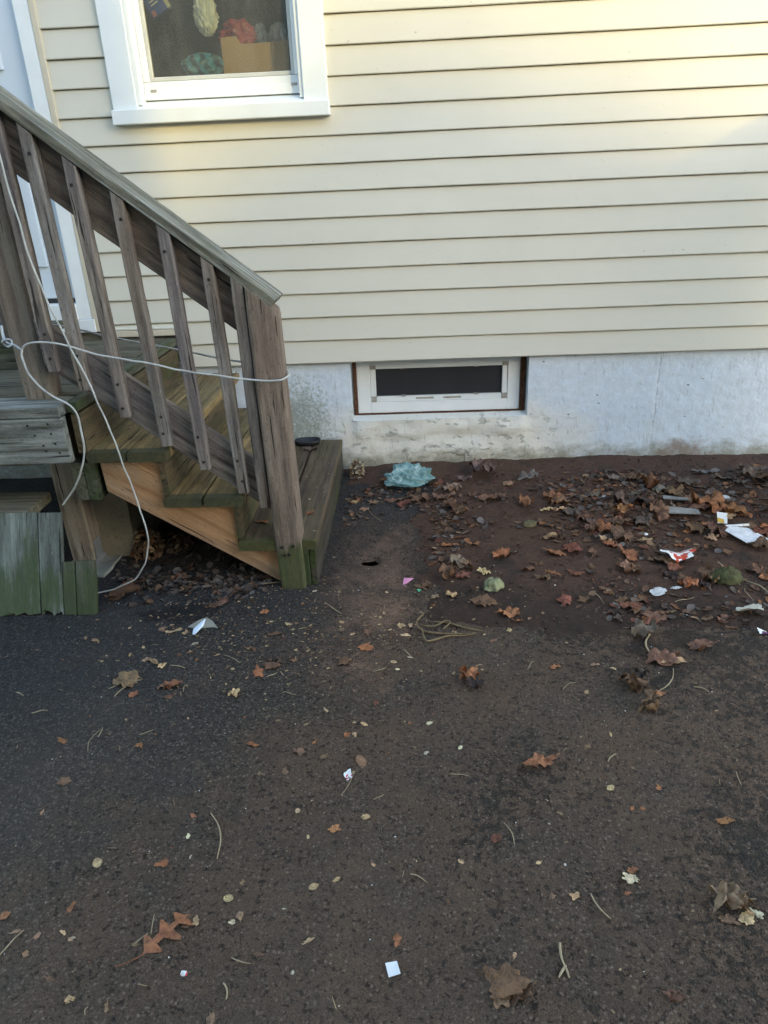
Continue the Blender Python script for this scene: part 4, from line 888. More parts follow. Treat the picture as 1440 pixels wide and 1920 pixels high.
board('baluster', (-0.500, -1.0545, 0.288), (-0.507, -1.0535, zc(-0.507) - 0.016), (1, 0, 0), 0.035, 0.036, W_GREY, rail, r=0.004, seed=58, cut1=-SL)
np_ = board('newel_post', (-0.430, -1.046, -0.028), (-0.441, -1.040, zc(-0.441) - 0.016), (1, 0, 0), 0.089, 0.089, W_POST, rail, r=0.010, seed=61, cut1=-SL)
np_['label'] = 'grey bottom newel post with mossy green foot'
for (x, z) in ((-0.455, 0.148), (-0.415, 0.152), (-0.448, 0.118), (-0.432, 0.120)): screw(x, -1.0912, z, np_, 1.3)
board('newel_post', (-1.199, -0.985, LZ), (-1.199, -0.985, zc(-1.199) - 0.012), (1, 0, 0), 0.089, 0.089, W_LOWP, rail, r=0.008, seed=62)
board('baluster', (-1.315, -0.93, 0.76), (-1.315, -0.93, 1.75), (1, 0, 0), 0.036, 0.036, W_GREY, rail, r=0.004, seed=63)
board('baluster', (-1.435, -0.93, 0.76), (-1.435, -0.93, 1.75), (1, 0, 0), 0.036, 0.036, W_GREY, rail, r=0.004, seed=64)
board('lower_rail', (-2.4, -0.965, 0.80), (-1.245, -0.965, 0.80), (0, 0, 1), 0.088, 0.034, W_GREEN, rail, seed=65)
board('upper_rail', (-2.4, -0.965, 1.66), (-1.245, -0.965, 1.66), (0, 0, 1), 0.088, 0.034, W_RAIL, rail, seed=66)

# step in front of the door, standing on the landing
ds = tag(empty('door_step', (-1.9, -0.4, LZ)), 'low green wooden step standing on the landing before the door', 'step')
board('plank', (-2.4, -0.49, 0.785), (-1.43, -0.49, 0.785), (0, 1, 0), 0.14, 0.035, W_GREEN, ds, seed=70)
board('plank', (-2.4, -0.345, 0.785), (-1.43, -0.345, 0.785), (0, 1, 0), 0.14, 0.035, W_GREEN, ds, seed=71)
board('front_board', (-2.4, -0.535, 0.7185), (-1.44, -0.535, 0.7185), (0, 0, 1), 0.095, 0.03, W_GREEN, ds, seed=72)
board('side_board', (-1.455, -0.515, 0.7185), (-1.455, -0.28, 0.7185), (0, 0, 1), 0.095, 0.03, W_GREEN, ds, seed=73)

# concrete pier and footing under the landing
def rough_block(name, x0, x1, y0, y1, z0, z1, mat, amp, seed, n=10, taper=0.0):
    bm = bmesh.new()
    v, f = boxgeo(-0.5, 0.5, -0.5, 0.5, -0.5, 0.5)
    bv = [bm.verts.new(p) for p in v]
    for q in f: bm.faces.new([bv[i] for i in q])
    bmesh.ops.recalc_face_normals(bm, faces=bm.faces)
    bmesh.ops.subdivide_edges(bm, edges=list(bm.edges), cuts=n, use_grid_fill=True)
    cx, cy = (x0 + x1) / 2, (y0 + y1) / 2
    for q in bm.verts:
        k = 1 - taper * (q.co.z + 0.5)
        p = Vector((q.co.x * (x1 - x0) * k, q.co.y * (y1 - y0) * k, (q.co.z + 0.5) * (z1 - z0)))
        d = Vector((mnoise.noise(p * 14 + Vector((seed, 0, 0))), mnoise.noise(p * 14 + Vector((0, seed, 0))), mnoise.noise(p * 14 + Vector((0, 0, seed)))))
        q.co = p + d * amp
    me = bpy.data.meshes.new(name); bm.to_mesh(me); bm.free(); me.materials.append(mat)
    o = bpy.data.objects.new(name, me); place(o, None, Matrix.Translation((cx, cy, z0)))
    return o
pier = tag(rough_block('concrete_pier', -1.30, -1.075, -0.82, -0.52, -0.05, 0.40, M_PIER, 0.006, 3), 'stained tan concrete pier under the landing behind the support post', 'pier')
foot = tag(rough_block('concrete_footing', -1.315, -1.135, -0.985, -0.81, -0.05, -0.006, M_FOOT, 0.010, 8, n=16, taper=0.06), 'rough pale concrete footing below the support post bracket', 'footing')

# leaning panel of mossy boards at the left, with the old plank behind it
pan = tag(empty('leaning_boards', (-1.4, -1.2, 0)), 'mossy green panel of upright boards leaning under the landing edge', 'wooden panel')
bx = [(-1.76, -1.502, 0.300), (-1.500, -1.257, 0.302), (-1.255, -1.178, 0.300), (-1.176, -1.134, 0.150), (-1.132, -1.066, 0.152)]
for i, (a, b, h) in enumerate(bx):
    ln = -0.45
    board('plank', ((a + b) / 2, -1.232, -0.014), ((a + b) / 2, -1.232 - h * ln, h), (1, 0, 0), b - a, 0.022, W_PANEL if i < 3 else W_GREEN, pan, seed=80 + i, wseg=24, rot0=(0.02, 0.024, 0.034, 0.006, 0.004)[i])
op = tag(empty('old_platform', (-1.5, -1.0, 0)), 'old stained plank platform behind the leaning mossy panel', 'platform')
board('plank', (-2.3, -1.005, 0.288), (-1.30, -1.005, 0.288), (0, 1, 0), 0.17, 0.036, W_OLD, op, seed=90)
board('front_board', (-2.3, -1.075, 0.13), (-1.31, -1.075, 0.13), (0, 0, 1), 0.27, 0.02, W_OLD, op, seed=91)
for x in (-1.36, -2.2): board('leg', (x, -1.0, -0.02), (x, -1.0, 0.269), (1, 0, 0), 0.07, 0.07, W_OLD, op, seed=92)

# ------------------------------------------------------------------ litter on the ground
PAL = {'gb': (0.090, 0.066, 0.052), 'tb': (0.185, 0.115, 0.068), 'gr': (0.115, 0.098, 0.088), 'tg': (0.165, 0.125, 0.082), 'br': (0.105, 0.056, 0.032),
       'rb': (0.115, 0.042, 0.026), 'or': (0.205, 0.088, 0.038), 'tn': (0.34, 0.235, 0.130), 'dk': (0.034, 0.021, 0.015), 'wt': (0.40, 0.34, 0.24)}

def leaf_mat():
    t = NT('dead_leaf')
    col = t.n('ObjectInfo').outputs['Color']
    v = t.coords('Object', (1, 1, 1))
    n = t.noise(v, 38, 5, 0.65)
    c = t.mix(t.ramp(n, [(0.30, 0.0), (0.70, 1.0)]), t.mix(1.0, col, (0.42, 0.36, 0.33), 'MULTIPLY'), t.mix(1.0, col, (1.35, 1.30, 1.25), 'MULTIPLY'))
    vein = t.n('TexVoronoi', Vector=v, Scale=75.0, _feature='DISTANCE_TO_EDGE').outputs['Distance']
    c = t.mix(t.ramp(vein, [(0.02, 0.35), (0.07, 0.0)]), c, t.mix(1.0, col, (1.7, 1.6, 1.4), 'MULTIPLY'))
    c = t.mix(t.ramp(t.noise(v, 90, 3), [(0.64, 0.0), (0.70, 0.7)]), c, (0.03, 0.018, 0.012))
    nb = t.bump(t.math('ADD', n, t.math('MULTIPLY', vein, 1.5)), 0.6, 0.003)
    return t.fin(c, 0.62, nb, 0.35)
M_LEAF = leaf_mat()

def leaf_geo(kind, size, curl, crump, seed):
    rnd = random.Random(seed)
    V = []; F = []
    if kind == 'k':                                   # lobed oak leaf: a strip of stations
        n = 30
        for i in range(n + 1):
            s = i / n
            env = math.sin(math.pi * min(1, s * 0.93 + 0.05)) ** 0.7
            w = 0.30 * env * (0.24 + 0.86 * max(0.0, math.sin(2 * math.pi * (3.05 * s - 0.16))) ** 0.6)
            for k in (-1, -0.6, 0, 0.6, 1):
                V.append(((s - 0.5) * size + abs(k) * w * size * 0.32, k * w * size * (1.0 + 0.15 * math.sin(s * 9 + k)), 0))
        for i in range(n):
            for k in range(4): F.append((i * 5 + k, (i + 1) * 5 + k, (i + 1) * 5 + k + 1, i * 5 + k + 1))
    else:
        N = 40; rings = (0.28, 0.55, 0.80, 1.0)
        asp = {'m': rnd.uniform(0.55, 0.95), 'f': rnd.uniform(0.38, 0.8), 'o': rnd.uniform(0.68, 0.82)}[kind]
        ph = rnd.uniform(0, 6.28)
        out = []
        for i in range(N):
            a = 2 * math.pi * i / N
            if kind == 'm':
                lob = abs(math.cos(2.5 * a + 0.25 * math.sin(a + ph))) ** 0.9
                r = 0.33 + 0.15 * lob * (1 + 0.9 * mnoise.noise(Vector((math.cos(a) * 1.2, math.sin(a) * 1.2, seed * .53)))) + 0.028 * math.sin(11 * a + ph) + 0.16 * mnoise.noise(Vector((math.cos(a) * 1.7, math.sin(a) * 1.7, seed * .37)))
            elif kind == 'f':
                r = 0.46 + 0.30 * mnoise.noise(Vector((math.cos(a) * 1.3, math.sin(a) * 1.3, seed * .71))) + 0.16 * mnoise.noise(Vector((math.cos(a) * 4, math.sin(a) * 4, seed * .31)))
            else:
                r = 0.48 * (1 + 0.10 * abs(math.cos(a)) ** 6) + 0.012 * math.sin(17 * a)
            out.append((r * math.cos(a), r * math.sin(a) * asp))
        V.append((0, 0, 0))
        for q in rings:
            for (x, y) in out: V.append((x * q * size, y * q * size, 0))
        for i in range(N): F.append((0, 1 + i, 1 + (i + 1) % N))
        for k in range(len(rings) - 1):
            for i in range(N):
                a0 = 1 + k * N
                F.append((a0 + i, a0 + N + i, a0 + N + (i + 1) % N, a0 + (i + 1) % N))
    # crumple, then roll round a random axis
    phi = rnd.uniform(0, math.pi) if kind != 'k' else 0.4
    if kind == 'f' and curl > 0.5: phi = math.pi / 2 + rnd.uniform(-0.3, 0.3)
    c, s = math.cos(phi), math.sin(phi)
    off = Vector((rnd.uniform(0, 50), rnd.uniform(0, 50), 0))
    flip = -1 if (curl < 0.5 and rnd.random() < 0.55) else 1
    out = []
    for (x, y, z) in V:
        p = Vector((x, y, 0)) / size
        rid = 1 - 2 * abs(mnoise.noise(p * 2.6 + off))
        z = crump * size * (1.35 if crump >= 0.6 else 1.0) * (0.27 * rid + 0.17 * mnoise.noise(p * 6.5 + off))
        z += size * 0.05 * (abs(y) / size) * (1 if kind in 'ok' else 0)
        x += crump * size * 0.09 * mnoise.noise(p * 4 + off * 1.7); y += crump * size * 0.09 * mnoise.noise(p * 4 - off * 1.3)
        u, v = x * c + y * s, -x * s + y * c
        if curl > 0.02:
            Rr = size / (2.3 * curl)
            rr = max(0.25 * Rr, Rr - z)
            u2, z2 = rr * math.sin(u / Rr), Rr - rr * math.cos(u / Rr)
            u, z = u2, z2
        out.append(Vector((u * c - v * s, u * s + v * c, flip * z)))
    return out, F

def settle(o, verts, x, y, rot, sink=0.0, hfn=None):
    hf = hfn or hts
    A = np.array([tuple(v) for v in verts]) @ np.array(rot).T
    lo = float(np.min(A[:, 2] - hf(x + A[:, 0], y + A[:, 1])))
    m = Matrix.Translation((x, y, -lo + 0.0008 - sink)) @ rot.to_4x4()
    return m

LANDMARKS = [('the crumpled blue plastic bag', -0.03, -0.18), ('the basement window', 0.15, -0.05), ('the red and white wrapper', 0.93, -0.95), ('the white paper scrap and cigarette', 1.22, -0.77),
             ('the small hole in the blacktop', -0.17, -0.88), ('the grey newel post foot', -0.43, -1.06), ('the dried vine tangle', 0.10, -1.35), ('the white tissue lump', 1.02, -1.31),
             ('the pale green leaf clump', 0.26, -1.13), ('the grey wood slats', 1.07, -0.53), ('the small white square tag', -0.06, -2.41), ('the lobed oak leaf', -0.48, -2.35),
             ('the forked straw twig', 0.25, -2.35), ('the white plastic shard', -0.69, -1.34), ('the mossy board panel', -1.15, -1.25), ('the bottom step', -0.36, -0.6),
             ('the clear plastic scraps', 0.80, -1.18), ('the dried flower head by the step', -0.27, -0.07), ('the red and white scrap', -0.17, -1.95), ('the oval tan leaf', -0.14, -1.92)]
CNAME = {'gb': 'grey-brown', 'tb': 'tan-brown', 'gr': 'grey', 'tg': 'dull tan', 'br': 'brown', 'rb': 'red-brown', 'or': 'orange-brown', 'tn': 'tan', 'dk': 'blackish', 'wt': 'pale straw'}
SPECIAL = {}
def near_label(x, y, what):
    best = min((l for l in LANDMARKS), key=lambda l: (l[1] - x) ** 2 + (l[2] - y) ** 2)
    dx, dy = x - best[1], y - best[2]
    side = ('right of' if dx > 0 else 'left of') if abs(dx) > abs(dy) else ('behind' if dy > 0 else 'in front of')
    return f'{what} {side} {best[0]}', math.hypot(dx, dy)

seen = {}
leaf_objs = []
for i, (x, y, s, kind, ck, curl, crump) in enumerate(LEAVES):
    rnd = random.Random(900 + i)
    verts, faces = leaf_geo(kind, s * (1.10 if kind == 'm' else 1.0), curl, crump, 900 + i)
    if kind == 'k': yaw = math.radians(52)
    elif kind == 'f' and s > 0.03: yaw = rnd.uniform(-0.6, 0.6)
    else: yaw = rnd.uniform(0, 6.28)
    rot = (Matrix.Rotation(yaw, 3, 'Z') @ Matrix.Rotation(rnd.uniform(-.16, .16), 3, 'X') @ Matrix.Rotation(rnd.uniform(-.16, .16), 3, 'Y'))
    if kind in 'mk' and s > 0.05 and rnd.random() < 0.6:                     # a stalk
        b = verts[0] if kind == 'k' else Vector((verts[len(verts) - 40].x * 0.5, verts[len(verts) - 40].y * 0.5, verts[len(verts) - 40].z * 0.5))
        d = Vector((-1 if kind == 'k' else 1, rnd.uniform(-.5, .5), 0.1)).normalized()
        tv, tf = tubegeo([b, b + d * s * 0.25, b + d * s * 0.45 + Vector((0, s * .05, 0))], 0.0011, 5)
        k0 = len(verts); verts = verts + [Vector(p) for p in tv]; faces = faces + [tuple(k0 + q for q in f) for f in tf]
    m = settle(None, verts, x, y, rot, 0.001)
    o = obj('dead_leaf' if kind != 'k' else 'oak_leaf', verts, faces, M_LEAF, None, m, smooth=True)
    j = rnd.uniform(0.8, 1.2)
    o.color = (*[min(1, 1.32 * c * j * rnd.uniform(0.92, 1.08)) for c in PAL[ck]], 1)
    form = 'tightly curled' if curl >= 0.7 else 'crumpled' if crump >= 0.7 else 'ragged' if kind == 'f' else 'flat oval' if kind == 'o' else 'lobed'
    size = 'small' if s < 0.030 else 'large' if s > 0.085 else ''
    noun = 'dead leaf' if kind != 'f' or s > 0.04 else 'leaf scrap'
    what = ' '.join(w for w in (size, form, CNAME[ck], noun) if w)
    if kind == 'k': lab, d = 'large lobed orange-brown oak leaf lying on the blacktop in the front left', 0
    else: lab, d = near_label(x, y, what)
    seen.setdefault(lab, []).append((d, o))
    tag(o, None, 'leaf', 'dead leaves on the ground')
    leaf_objs.append(o)
ORD = ['nearest', 'second nearest', 'third nearest', 'fourth nearest', 'fifth nearest', 'sixth nearest', 'seventh nearest']
for lab, lst in seen.items():
    lst.sort(key=lambda q: q[0])
    for r, (d, o) in enumerate(lst):
        if len(lst) == 1: o['label'] = lab
        else: o['label'] = f'{ORD[min(r, 6)]} ' + lab

# ---- uncountable litter, one object for each kind
def attr_mat(name, rough=0.7):
    t = NT(name)
    a = t.n('Attribute', _attribute_name='Col')
    n = t.noise(t.coords('Position', (1, 1, 1), rnd=False), 160, 3)
    c = t.mix(n, t.mix(1.0, a.outputs['Color'], (0.55, 0.52, 0.5), 'MULTIPLY'), t.mix(1.0, a.outputs['Color'], (1.3, 1.3, 1.3), 'MULTIPLY'))
    return t.fin(c, rough, None, 0.3)
M_BITS = attr_mat('litter_bits')

def scatter(name, label, cat, pts, sizes, cols, seed, tilt=0.35, aspect=(0.35, 0.9), hfn=None, lift=0.001, curl=0.25):
    rnd = np.random.default_rng(seed)
    hf = hfn or hts
    V = []; F = []; C = []
    xy = np.array(pts); H = hf(xy[:, 0], xy[:, 1]) + np.zeros(len(pts))
    for i, (x, y) in enumerate(pts):
        s = sizes[i]; z = float(H[i]) + lift + s * 0.10
        a = rnd.uniform(0, 6.28); asp = rnd.uniform(*aspect)
        e = [(0.5 * rnd.uniform(.7, 1.2) * math.cos(q), 0.5 * asp * rnd.uniform(.6, 1.3) * math.sin(q)) for q in np.linspace(0, 6.28, 7)[:6]]
        tx, ty = rnd.uniform(-tilt, tilt), rnd.uniform(-tilt, tilt)
        b = len(V); ca, sa = math.cos(a), math.sin(a)
        V.append((x, y, z - s * curl * 0.25))
        for (u, v) in e:
            px, py = (u * ca - v * sa) * s, (u * sa + v * ca) * s
            V.append((x + px, y + py, z + px * tx + py * ty + s * curl * rnd.uniform(-0.1, 0.35)))
        for k in range(6): F.append((b, b + 1 + k, b + 1 + (k + 1) % 6))
        C.extend([(*cols[i], 1)] * 7)
    o = obj(name, V, F, M_BITS)
    ca = o.data.color_attributes.new('Col', 'FLOAT_COLOR', 'POINT')
    ca.data.foreach_set('color', np.array(C, np.float32).ravel())
    tag(o, label, cat, None, 'stuff')
    return o

def pick(rnd, keys, n):
    out = []
    for _ in range(n):
        c = PAL[keys[rnd.integers(len(keys))]]; j = rnd.uniform(0.6, 1.35)
        out.append(tuple(min(1, q * j) for q in c))
    return out

R0 = np.random.default_rng(4)
# on the mud, in drifts
pts = []
while len(pts) < 3300:
    x, y = R0.uniform(-0.3, 1.75), -abs(R0.normal(0.42, 0.30)) if R0.random() < 0.6 else R0.uniform(-1.35, -0.05)
    if y > -0.10 and R0.random() < 0.9: continue
    if y > -0.02: continue
    dens = fbm(np.array([x * 3.2]), np.array([y * 4.5]), 71, 3)[0] + 0.35 * math.exp(-((y + 0.45) / 0.22) ** 2) + (0.18 if x > 0.6 else 0) - (0.35 if (0.2 < x < 0.5 and -0.85 < y < -0.5) else 0)
    if y < -1.0 and x < 0.2: continue
    if x < 0.06: dens -= 0.45
    if R0.random() < dens * 1.6: pts.append((x, y))
scatter('leaf_litter', 'crumbled brown leaf litter drifted over the mud beside the foundation', 'leaf litter', pts, 0.006 + 0.036 * R0.random(len(pts)) ** 1.6, pick(R0, ['gb', 'br', 'br', 'gr', 'dk', 'rb', 'or', 'tb', 'gb'], len(pts)), 11)
# crumbs of soil and rotted leaf
pts = [(R0.uniform(-0.05, 1.75), R0.uniform(-1.38, -0.02)) for _ in range(2600)]
scatter('soil_crumbs', 'loose crumbs of soil and rotted leaf on the mud', 'soil', pts, 0.003 + 0.011 * R0.random(len(pts)) ** 2, pick(R0, ['dk', 'gb', 'dk', 'br', 'rb', 'br', 'dk'], len(pts)), 21, tilt=0.9, aspect=(0.6, 1.0), curl=0.6)
# dark litter under the stairs
pts = [(R0.uniform(-1.12, -0.42), R0.uniform(-1.02, -0.06)) for _ in range(1200)] + [(R0.uniform(-1.06, -0.52), -1.0 - abs(R0.normal(0, 0.07))) for _ in range(420)]
scatter('leaf_mould', 'dark rotting leaves covering the ground under the stairs', 'leaf litter', pts, R0.uniform(0.010, 0.040, len(pts)), pick(R0, ['dk', 'gb', 'br', 'gb', 'dk', 'gr'], len(pts)), 12, tilt=0.5)
# tan seed scales and chaff before the steps
pts = []
while len(pts) < 1500:
    x, y = R0.normal(-0.40, 0.33), R0.normal(-1.30, 0.22)
    if y > -1.02 and x < -0.33: continue
    if -1.10 < x or y < -1.27: pts.append((x, y))
scatter('seed_chaff', 'tan seed scales and leaf crumbs strewn before the steps', 'chaff', pts, 0.003 + 0.013 * R0.random(len(pts)) ** 2.2, pick(R0, ['tn', 'tb', 'tn', 'tn', 'or', 'tb', 'br', 'gb'], len(pts)), 13, tilt=0.15, aspect=(0.3, 0.8))
# sparse crumbs everywhere else on the blacktop
pts = [(R0.uniform(-1.4, 1.2), R0.uniform(-2.7, -1.15)) for _ in range(1200)]
scatter('driveway_crumbs', 'fine crumbs of leaf and straw strewn over the blacktop', 'crumbs', pts, 0.0015 + 0.009 * R0.random(len(pts)) ** 4, pick(R0, ['tb', 'br', 'wt', 'tn', 'or', 'tb', 'gb', 'gr'], len(pts)), 14, tilt=0.12, aspect=(0.2, 0.8))
# white grit
pts = [(R0.uniform(-1.2, 1.3), R0.uniform(-2.6, -0.2)) for _ in range(170)]
scatter('white_grit', 'small white grit and pebbles strewn on the ground', 'grit', pts, 0.002 + 0.004 * R0.random(len(pts)) ** 2, [(0.62, 0.60, 0.56)] * len(pts), 15, tilt=0.4, aspect=(0.7, 1.0))
# straw
pts = []
while len(pts) < 430:
    x, y = R0.normal(-0.65, 0.40), R0.normal(-1.55, 0.35)
    if y < -1.12 and (x > -1.05 or y < -1.28): pts.append((x, y))
pts += [(R0.uniform(-1.2, 1.0), R0.uniform(-2.6, -1.2)) for _ in range(200)]
scatter('straw_bits', 'thin bits of straw strewn on the blacktop before the stairs', 'straw', pts, R0.uniform(0.008, 0.030, len(pts)), pick(R0, ['tn', 'tb', 'gr', 'gr', 'gb'], len(pts)), 16, tilt=0.08, aspect=(0.04, 0.09), curl=0.05)
# bits on the steps
pts = [(R0.uniform(-0.59, -0.35), R0.uniform(-1.04, -0.06)) for _ in range(46)]
scatter('step_crumbs', 'pale leaf crumbs lying on the lowest step', 'crumbs', pts, R0.uniform(0.004, 0.014, len(pts)), pick(R0, ['tn', 'wt', 'tb', 'or'], len(pts)), 17, hfn=lambda x, y: 0.1675, tilt=0.1)
pts = [(R0.uniform(-0.83, -0.60), R0.uniform(-1.04, -0.06)) for _ in range(22)] + [(R0.uniform(-1.02, -0.84), R0.uniform(-0.6, -0.06)) for _ in range(0)]
scatter('step_crumbs', 'pale leaf crumbs lying on the middle step', 'crumbs', pts, R0.uniform(0.004, 0.012, len(pts)), pick(R0, ['tn', 'wt', 'tb', 'or'], len(pts)), 18, hfn=lambda x, y: 0.3345, tilt=0.1)
pts = [(R0.uniform(-1.02, -0.81), R0.uniform(-0.9, -0.06)) for _ in range(26)]
scatter('step_crumbs', 'pale leaf crumbs lying on the uppermost step', 'crumbs', pts, R0.uniform(0.005, 0.016, len(pts)), pick(R0, ['tn', 'wt', 'tb', 'tb'], len(pts)), 19, hfn=lambda x, y: 0.5015, tilt=0.1)

for (x, y, z, s, ck, lab) in ((-0.385, -0.86, 0.1675, 0.034, 'or', 'tan leaf scrap lying on the front of the lowest step'), (-0.55, -0.93, 0.1675, 0.05, 'or', 'orange-brown leaf on the lowest step left of the newel post'),
                              (-0.53, -0.30, 0.1675, 0.05, 'rb', 'red-brown leaf on the lowest step behind the newel post'), (-0.47, -0.16, 0.1675, 0.07, 'gb', 'grey-brown leaf on the lowest step by the black tray')):
    v, f = leaf_geo('f', s, 0.3, 0.4, int(x * 1000)); v = [Vector(p) for p in v]
    m = settle(None, v, x, y, Matrix.Rotation(x * 40, 3, 'Z'), 0, lambda a, b: z)
    o = obj('dead_leaf', v, f, M_LEAF, None, m, smooth=True); o.color = (*PAL[ck], 1); tag(o, lab, 'leaf', 'dead leaves on the steps')

# ---- straws and twigs that can be told apart
M_TWIG = plain('dry_straw', (0.36, 0.28, 0.17), 0.7, grime=0.45, gscale=30)
M_VINE = plain('dry_vine', (0.190, 0.130, 0.065), 0.75, grime=0.5, gscale=25)
tw_seen = {}
forks = []
for i, (x0, y0, x1, y1) in enumerate(TWIGS):
    rnd = random.Random(i)
    L = math.hypot(x1 - x0, y1 - y0); nx_, ny_ = -(y1 - y0) / L, (x1 - x0) / L
    b = rnd.uniform(-.14, .14) * L
    if i in (9, 10): b *= 0.2
    P = []
    for s in (0, .33, .66, 1):
        x, y = x0 + (x1 - x0) * s + nx_ * b * math.sin(math.pi * s), y0 + (y1 - y0) * s + ny_ * b * math.sin(math.pi * s)
        P.append((x, y, any_h(x, y) + 0.0022 + (0.004 * rnd.random() if 0 < s < 1 else 0)))
    r = 0.0007 + 0.0008 * rnd.random() + (0.0014 if i in (26, 27, 31, 25) else 0)
    if i in (8, 9, 10): forks.append((P, 0.0024)); continue
    o = tube('twig', P, [r, r * 1.15, r * 0.7], M_TWIG, sub=5, sides=6)
    lab, d = near_label((x0 + x1) / 2, (y0 + y1) / 2, ('long' if L > 0.06 else 'short') + ' thin straw twig')
    tag(o, None, 'twig', 'straws and twigs on the ground'); tw_seen.setdefault(lab, []).append((d, o))
for lab, lst in tw_seen.items():
    lst.sort(key=lambda q: q[0])
    for r, (d, o) in enumerate(lst): o['label'] = lab if len(lst) == 1 else f'{ORD[min(r, 6)]} ' + lab
ft = tag(empty('forked_twig', forks[0][0][0]), 'pale forked straw twig on the blacktop near the bottom edge', 'twig')
for P, r in forks: tube('prong', P, [r, r, r * 0.7], M_TWIG, ft, sub=5, sides=6)

# dried vine tangle
vt = tag(empty('vine_tangle', (0.1, -1.35, 0)), 'tangle of brown dried vine stems lying at the edge of the mud', 'vine')
for P in ([(0.02, -1.27), (-0.005, -1.33), (0.015, -1.37), (0.06, -1.385), (0.12, -1.385), (0.175, -1.39)], [(0.01, -1.36), (0.02, -1.42), (0.035, -1.425), (0.09, -1.40), (0.14, -1.395), (0.178, -1.392)],
          [(0.015, -1.345), (0.05, -1.35), (0.085, -1.325), (0.10, -1.335), (0.075, -1.37)], [(0.04, -1.32), (0.09, -1.325), (0.15, -1.36), (0.20, -1.375)]):
    rr = random.Random(len(P))
    tube('stem', [(x, y, any_h(x, y) + 0.005 + 0.008 * rr.random()) for x, y in P], [0.0020, 0.0034, 0.0014], M_VINE, vt, sub=6, sides=7)

# dried flower heads: clumps of papery bracts
def petal_clump(name, label, x, y, z, rx, rz, n, keys, seed, ps=0.016):
    rnd = np.random.default_rng(seed); V = []; F = []; C = []
    for i in range(n):
        th = rnd.uniform(0, 6.28); u = rnd.uniform(-0.1, 1.0)
        r = math.sqrt(max(0, 1 - u * u)) * rnd.uniform(0.75, 1.02)
        c = np.array([rx * r * math.cos(th), rx * r * math.sin(th), rz * max(u, 0) * rnd.uniform(0.8, 1.05) + 0.004])
        a = rnd.normal(0, 1, 3); a /= np.linalg.norm(a); nrm = c / (np.linalg.norm(c) + 1e-6)
        t1 = np.cross(nrm, a); t1 /= np.linalg.norm(t1); t2 = np.cross(nrm, t1)
        t2 = t2 * 0.8 + nrm * rnd.uniform(-0.8, 0.8)
        s = ps * rnd.uniform(0.6, 1.3); b = len(V)
        V.append(tuple(c - nrm * s * 0.25))
        for q in np.linspace(0, 6.28, 8)[:7]:
            V.append(tuple(c + (t1 * math.cos(q) * 0.55 + t2 * math.sin(q) * 0.42) * s + nrm * s * 0.12 * rnd.uniform(-1, 1)))
        for k in range(7): F.append((b, b + 1 + k, b + 1 + (k + 1) % 7))
        col = pick(rnd, keys, 1)[0]; C.extend([(*col, 1)] * 8)
    o = obj(name, V, F, M_BITS, None, Matrix.Translation((x, y, z)))
    ca = o.data.color_attributes.new('Col', 'FLOAT_COLOR', 'POINT'); ca.data.foreach_set('color', np.array(C, np.float32).ravel())
    return tag(o, label, 'dried flower')
petal_clump('dried_flower_head', 'tan dried flower head lying against the foundation beside the bottom step', -0.268, -0.085, any_h(-0.268, -0.085), 0.042, 0.075, 150, ['tn', 'tb', 'tn', 'tg', 'wt'], 1)
petal_clump('dried_flower_head', 'brown dried flower head under the stairs against the concrete pier', -1.035, -0.80, any_h(-1.035, -0.80), 0.065, 0.105, 260, ['tb', 'or', 'tn', 'br', 'tb'], 2, 0.02)
petal_clump('dried_flower_head', 'small brown dried flower head lying under the orange stringer', -0.93, -0.76, any_h(-0.93, -0.76), 0.055, 0.05, 120, ['tb', 'br', 'gb', 'br'], 3, 0.02)

# ---- rubbish
def crumple(name, label, cat, x, y, w, d, h, mat, seed, n=26, freq=3.0, sharp=1.0, z=None, yaw=0.0, flat=0.5):
    """A crumpled sheet or bag: a closed flattened skin thrown into sharp folds."""
    V = []; F = []; off = Vector((seed * 3.7, seed * 1.9, 0))
    nu, nv = n * 2, n
    for j in range(nv + 1):
        ph = math.pi * j / nv
        for i in range(nu):
            th = 2 * math.pi * i / nu
            p = Vector((math.sin(ph) * math.cos(th), math.sin(ph) * math.sin(th), math.cos(ph)))
            rid = 0
            for k, (f, a) in enumerate(((freq, 0.42), (freq * 2.1, 0.25), (freq * 4.3, 0.12))):
                rid += a * (0.55 - 1.7 * abs(mnoise.noise(p * f + off * (k + 1)))) * sharp
            r = 1 + rid
            outl = 1 + 0.22 * mnoise.noise(Vector((math.cos(th) * 1.6, math.sin(th) * 1.6, seed)))
            V.append(Vector((p.x * w / 2 * (0.6 + 0.4 * r) * outl, p.y * d / 2 * (0.6 + 0.4 * r) * outl, max(-0.05, p.z + 0.05) * h * r if p.z > -0.05 else p.z * h * 0.15)))
    for j in range(nv):
        for i in range(nu):
            F.append((j * nu + i, (j + 1) * nu + i, (j + 1) * nu + (i + 1) % nu, j * nu + (i + 1) % nu))
    rot = Matrix.Rotation(yaw, 3, 'Z')
    m = settle(None, V, x, y, rot, 0.003) if z is None else Matrix.Translation((x, y, z)) @ rot.to_4x4()
    o = obj(name, V, F, mat, None, m, smooth=True)
    return tag(o, label, cat)

